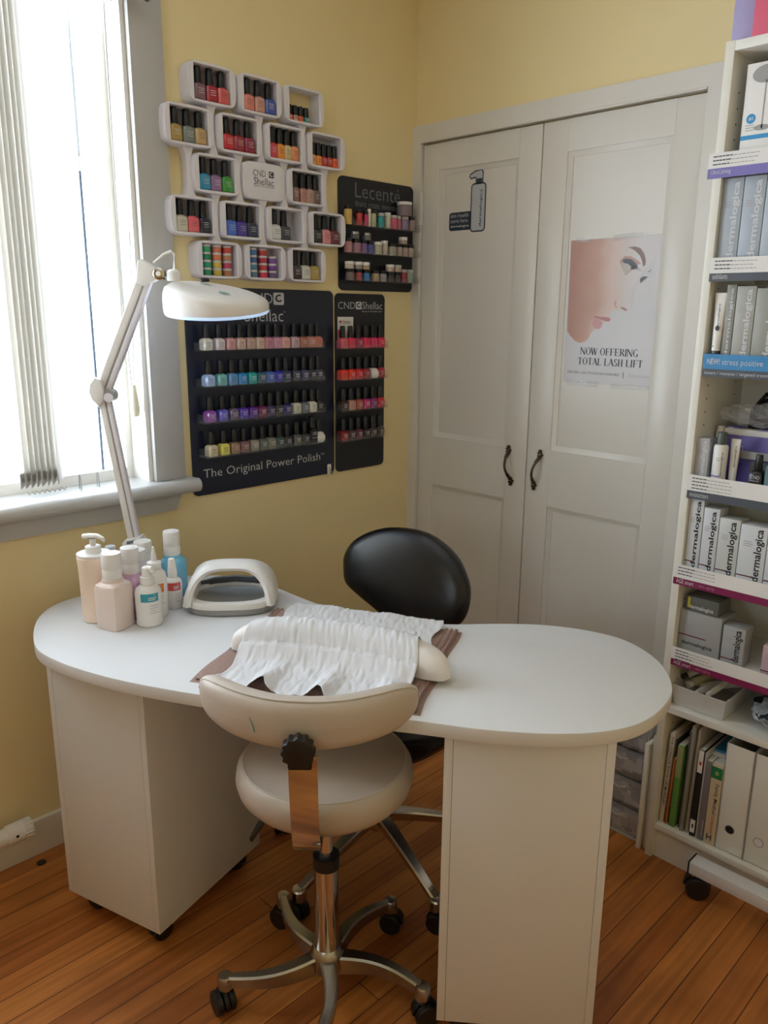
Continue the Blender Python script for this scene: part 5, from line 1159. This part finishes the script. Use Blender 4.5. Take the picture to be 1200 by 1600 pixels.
# fifth shelf: white cartons, black lettering, stepping down in height
z = SHZ[5]; G5 = 'white cartons on the fifth shelf'
for i, (a, b_, h_, bd_) in enumerate(((1.198, 1.2325, .190, 'c9cdd2'), (1.2345, 1.2725, .168, 'cbced4'), (1.2745, 1.3235, .150, 'c4c7c6'), (1.3255, 1.387, .144, 'ccd0d4'), (1.389, 1.45, .140, 'c8ccd0'))):
    carton('skincare_carton', 'white carton with black lettering and maroon stripe, %s from the closet on fifth shelf' % ORD[i], a, b_, z, z + h_, .05, bd_, ink_k, stripe='6c1c34', group=G5)
# sixth shelf
z = SHZ[6]
carton('skincare_carton', 'large silver carton with maroon stripe and black lettering low down', 1.198, 1.304, z, z + .110, .085, '9c9c9c', ink_k, 'low', '6c1c34', yf=-.258, tx=.018)
t = carton('skincare_carton', 'flat dark grey carton with yellow mark on top of the silver carton', 1.206, 1.290, z + .1112, z + .149, .075, '62635f', ink_w, 'low', yf=-.254, small=False, tx=.004)
carton('skincare_carton', 'small silver carton with round white badge beside the large silver one', 1.308, 1.362, z, z + .099, .05, 'a0a1a2', ink_k, 'side', '6c1c34', yf=-.256)
carton('skincare_carton', 'pinkish carton standing alone further along the sixth shelf', 1.405, 1.46, z, z + .075, .06, 'b89ca4', ink_k, None, '6c1c34', yf=-.255)
m = MB(); m.add(flat([(-.036, .008), (-.030, .008), (-.030, .036), (-.036, .036)], .0006), M('yellow_mark', 'c8c23c', .5), FRONT(0, -.0375, 0)); m.build('yellow_mark', t)
# seventh shelf: bin of tubes
z = SHZ[7]
t = thing('storage_bin', 'clear frosted plastic bin of cosmetic tubes on the seventh shelf', 'bin', (1.268, -.165, z + .0004)); m = MB()
def binw(z0, z1, w0, d0_, w1, d1):
    bm = bmesh.new(); A = [bm.verts.new((sx * w0 / 2, sy * d0_ / 2, z0)) for sx, sy in ((-1, -1), (1, -1), (1, 1), (-1, 1))]; B_ = [bm.verts.new((sx * w1 / 2, sy * d1 / 2, z1)) for sx, sy in ((-1, -1), (1, -1), (1, 1), (-1, 1))]
    for k in range(4): bm.faces.new((A[k], A[(k + 1) % 4], B_[(k + 1) % 4], B_[k]))
    bm.faces.new(A[::-1]); return bm
bm = binw(.001, .056, .126, .18, .140, .196); m.add(bm, frost); m.add(tube([(-.070, -.098, .056), (.070, -.098, .056), (.070, .098, .056), (-.070, .098, .056)], .0022, 6, 1, True), frost); o = m.build('bin', t, 0); sm = o.modifiers.new('s', 'SOLIDIFY'); sm.thickness = .0015
GT = 'tubes in the frosted bin'
TUB = [('cream striped', 'cbc8a4', (1.245, -.170, .072), 62, 12, .085, .012), ('large white', 'dcdad2', (1.288, -.150, .062), 40, 8, .10, .011), ('grey capped', 'b9bdbd', (1.262, -.150, .092), 20, 6, .095, .011), ('slim white', 'e6e4dc', (1.300, -.190, .078), 74, 14, .09, .008), ('pale clear', 'c8ccc8', (1.236, -.190, .100), 55, 20, .075, .009), ('short white', 'ececec', (1.262, -.208, .060), 80, 4, .06, .009)]
for i, (cn, hx, (x, y, dz), rz, tilt, L_, r) in enumerate(TUB):
    t = thing('cosmetic_tube', '%s tube lying in the frosted bin on the seventh shelf' % cn, 'tube', (x, y, z + dz - .012), rz, GT)
    X = RY(90 - tilt)
    one(grid(16, 8, lambda a, b_: Vector((r * math.cos(2 * PI * a) * (1 + .15 * b_), r * math.sin(2 * PI * a) * (1 - .9 * b_) , -L_ / 2 + L_ * b_))), M('tube_' + hx, hx, .35, noise=.05), 'tube', t, X)
    one(lathe([(r * .8, -L_ / 2 - .014), (r * .85, -L_ / 2 - .012), (r * .85, -L_ / 2)], 16), black_m if i in (2, 4) else plast_w, 'cap', t, X)
t = thing('plastic_bag', 'shiny bag of blue and black items beside the frosted bin', 'bag', (1.44, -.17, z + .0004)); bm = bmesh.new(); bmesh.ops.create_icosphere(bm, subdivisions=4, radius=1); rng = random.Random(9)
for v in bm.verts:
    n = v.co.normalized(); k = 1 + .15 * math.sin(n.x * 8 + n.y * 5) * math.sin(n.z * 7 + n.x * 6) + rng.uniform(-.04, .04); v.co = Vector((n.x * .062 * k, n.y * .085 * k, .040 + n.z * .032 * k))
m = MB(); m.add(bm, pattern_mat('bag_contents', ['9aa4ac', '20242c', '2c5878', 'b4bcc0', '2c3038', 'a8b0b8'], 28, .25)); m.build('bag', t, 0)

# bottom shelf: books and files
z = SHZ[8]
def book(name, lab, x, th, h, d, col, tilt=0, texts=(), yf=-.262, cat='book', extra=None, rough=.5, pages=True):
    t = thing(name, lab, cat, (x, yf + d / 2, z + .0005 + th * math.sin(math.radians(abs(tilt))))); t.rotation_euler = (0, math.radians(tilt), 0)
    m = MB(); cm = M('book_' + col, col, rough, noise=.03)
    m.b2((0, -d / 2, 0), (th, d / 2, h), cm, min(.0012, th * .2))
    F = FRONT(0, -d / 2, 0)
    for (s, x0, z0, L_, hh, mt, rot) in texts: m.text(s, F, x0, z0, L_, hh, mt, .004, .0005, rot)
    if extra: extra(m, F)
    m.build('cover', t)
    if pages: one(bx(th - .002, d - .006, .002), M('page_edges', 'd8d2c4', .8), 'pages', t, T(th / 2, 0, h - .0002))
    return t
book('book', 'tall white book with black spine lettering, leaning against the bookcase side', 1.1978, .0125, .270, .19, 'cfc8bf', 2.0, [('THE CONCISE BOOK OF MUSCLES', .0045, .262, .205, .0065, ink_k, -90)])
book('book', 'thin dark clear fronted folder beside the leaning white book', 1.2108, .004, .255, .20, '4a4446', 2.0, yf=-.256, cat='folder')
book('book', 'slim orange book between white and green books', 1.2152, .006, .200, .17, 'b06430', 2.0)
book('book', 'green and pale topped slim book on the bottom shelf', 1.2262, .0165, .245, .18, '5c9048', 1.0, extra=lambda m, F: (m.add(flat([(.0004, .15), (.016, .15), (.016, .242), (.0004, .242)], .0004), M('pale_green', '9aa070', .5), F), m.text('beauty', F, .0105, .10, .04, .005, M('pale_green', '9aa070', .5), 0, .0006, -90)))
book('folder', 'tall dull plum folder behind the green book', 1.2472, .0065, .290, .20, '6a5a60', 1, yf=-.25, cat='folder')
book('folder', 'tall grey green plastic folder with papers on the bottom shelf', 1.2560, .010, .312, .22, '8c8c80', 1.2, cat='folder'); book('folder', 'tall clear sleeve of papers beside the grey green folder', 1.2690, .0085, .305, .22, 'a8a298', 1.2, yf=-.255, cat='folder')
book('magazine', 'black and white spined magazine beside the clear sleeve', 1.2840, .0135, .255, .20, '1c1a1c', .6, extra=lambda m, F: (m.add(flat([(.0003, .19), (.0132, .19), (.0132, .2545), (.0003, .2545)], .0004), card_w, F), m.add(flat([(.0003, .012), (.0132, .012), (.0132, .05), (.0003, .05)], .0004), card_w, F), m.text('1', F, .005, .025, .004, .012, ink_k, 0, .0006), m.add(flat([(.004, .212), (.010, .212), (.010, .222), (.004, .222)], .0006), M('red_print', 'c03038', .5), F)))
book('book', 'thin white ringed notebook beside the magazine', 1.2990, .0045, .25, .20, 'c8c4bf', .5, yf=-.258)
book('book', 'grey spined book beside the family medical guide', 1.3050, .0155, .232, .19, '7c7478', .5, [('Anatomy', .009, .06, .045, .005, ink_w, -90)]); 
t = thing('paper_pad', 'bright blue booklet lying across the grey and cream books', 'booklet', (1.318, -.155, z + .2345)); m = MB(); m.b2((-.014, -.07, 0), (.020, .07, .004), card_w, .0005); m.b2((-.012, -.055, .0041), (.014, .05, .012), M('aqua_print', '3a90b4', .5), .001); m.build('booklet', t)
book('book', 'thick cream and green Family Medical Companion book', 1.3222, .0285, .232, .19, 'cdbc9c', .3, [('Family Medical', .0115, .178, .088, .012, ink_k, -90), ('Companion', .0115, .085, .052, .012, M('red_ink', 'c44434', .5), -90)], extra=lambda m, F: (m.add(flat([(.0003, .192), (.0282, .192), (.0282, .225), (.0003, .225)], .0004), M('spine_green', '1c7c44', .5), F), m.add(flat(sup(.005, .006, 2, 14), .0007), M('pale_green', '9aa070', .5), F @ T(.0145, .208, 0)), m.text('H', F, .007, .012, .013, .018, ink_k, .01, .0006)))
GF = 'white magazine files'
for i, (x0, dk_) in enumerate(((1.3530, True), (1.4245, False), (1.4960, False))):
    t = thing('magazine_file', 'white upright magazine file with %s, %s from the cream book' % ('dark finger hole' if dk_ else 'pale finger hole', ORD[i]), 'magazine file', (x0, -.140, z + .0005), 0, GF); m = MB(); W2 = .0695
    m.b2((0, -.12, 0), (W2, -.1175, .302), shelf_w, .0008); m.b2((0, -.12, 0), (.002, .11, .302), shelf_w); m.b2((W2 - .002, -.12, 0), (W2, .11, .302), shelf_w); m.b2((0, .108, 0), (W2, .11, .302), shelf_w); m.b2((0, -.12, 0), (W2, .11, .002), shelf_w); m.build('box', t)
    m = MB(); F = FRONT(W2 / 2 - .003, -.1203, .067)
    m.add(lathe([(.0125, 0), (.0125, .0005), (.0105, .0008), (.0105, .0003), (0, .0003)], 26), plast_g, F); m.add(flat(sup(.0108, .0108, 2, 26), .0006), black_m if dk_ else card_w, F); m.build('finger_hole', t)

# ------------------------------------------------------------------ beside the bookcase
t = thing('drawer_tower', 'translucent plastic drawer tower of grey items beside the bookcase', 'drawers', (1.068, -.155, 0)); m = MB()
for x in (-.0745, .0725): m.b2((x, -.095, 0), (x + .002, .095, .37), frost)
m.b2((-.0745, -.095, .368), (.0745, .095, .37), frost); m.b2((-.0745, -.095, .0), (.0745, .095, .004), frost); m.build('shell', t, 0)
pm = pattern_mat('packed_contents', ['c8c4c8', '8c8a94', 'b0acb0', 'd4d0cc', '7a7880', 'bab4c0', '989aa8'], 34, .4)
for k in range(4):
    z0 = .008 + k * .09; m = MB(); m.b2((-.068, -.088, z0 + .003), (.068, .085, z0 + .062), pm); d = m.build('drawer', t, 0)
    one(bx(.144, .003, .082), film, 'front_panel', d, T(0, -.0925, z0 + .041), 0); m = MB(); m.add(tube([(-.02, -.0945, z0 + .055), (0, -.099, z0 + .050), (.02, -.0945, z0 + .055)], .002, 6), frost); m.build('pull', d)
for i, (x0, h_, yf) in enumerate(((1.146, .325, -.275), (1.161, .350, -.262))):
    m = MB(); m.b2((x0, yf, .0005), (x0 + .012, yf + .24, h_), shelf_w, .0012); tag(m.build('spare_panel'), 'white spare panel standing on edge, %s from the bookcase side' % ('second' if i == 0 else 'first'), 'panel', 'spare panels beside the bookcase')

t = thing('floor_stand', 'white steel stand foot with black caster before the bookcase', 'stand', (1.62, -.335, 0)); XS = T(-1.62, .335, 0)
m = MB(); m.b2((1.330, -.356, .066), (1.90, -.312, .100), M('white_enamel', 'e2e4ea', .3), .003, XS); m.build('foot_bar', t)
m = MB(); m.b2((1.327, -.357, .065), (1.331, -.311, .101), black_m, .001, XS); m.b2((1.899, -.357, .065), (1.903, -.311, .101), black_m, .001, XS); m.build('end_cap', t)
caster(t, XS @ T(1.348, -.336, 0), .030, top=.066, rz=30); caster(t, XS @ T(1.88, -.334, 0), .030, top=.066, rz=100)
m = MB(); m.add(lathe([(.020, .1), (.020, .85)], 20), M('white_enamel', 'e2e4ea', .3), XS @ T(1.78, -.334, 0)); m.build('post', t)

# radiator valve and floor plug
t = thing('radiator_valve', 'white ribbed radiator valve by the skirting under the window', 'valve', (.066, -1.56, .130)); m = MB(); A = RX(90)
m.add(lathe([(.016, -.052), (.023, -.050), (.024, -.030), (.026, -.028), (.026, .010), (.022, .014), (.022, .10)], 28), plast_w, A)
for k in range(14): a = 2 * PI * k / 14; m.add(bx(.004, .003, .022, .0008), plast_w, A @ T(.0245 * math.cos(a), .0245 * math.sin(a), -.039) @ RZ(math.degrees(a)))
m.add(lathe([(.004, 0), (.004, .001), (0, .001)], 12), black_m, A @ frame((.0255, -.006, -.006), (0, 0, 1), (0, 1, 0)).inverted() if False else T(.0256, .006, .004) @ RY(90)); m.build('valve_head', t)
m = MB(); m.add(tube([(0, -.095, 0), (0, -.095, -.13)], .0075, 12), plast_w); m.build('pipe', t)
m = MB(); m.add(lathe([(.0125, 0), (.0125, .001), (.010, .002), (0, .002)], 20), M('dark_knot', '1e1712', .6), T(.054, -1.491, .0004)); tag(m.build('floor_plug'), 'round dark plug in the floorboards by the skirting', 'plug')
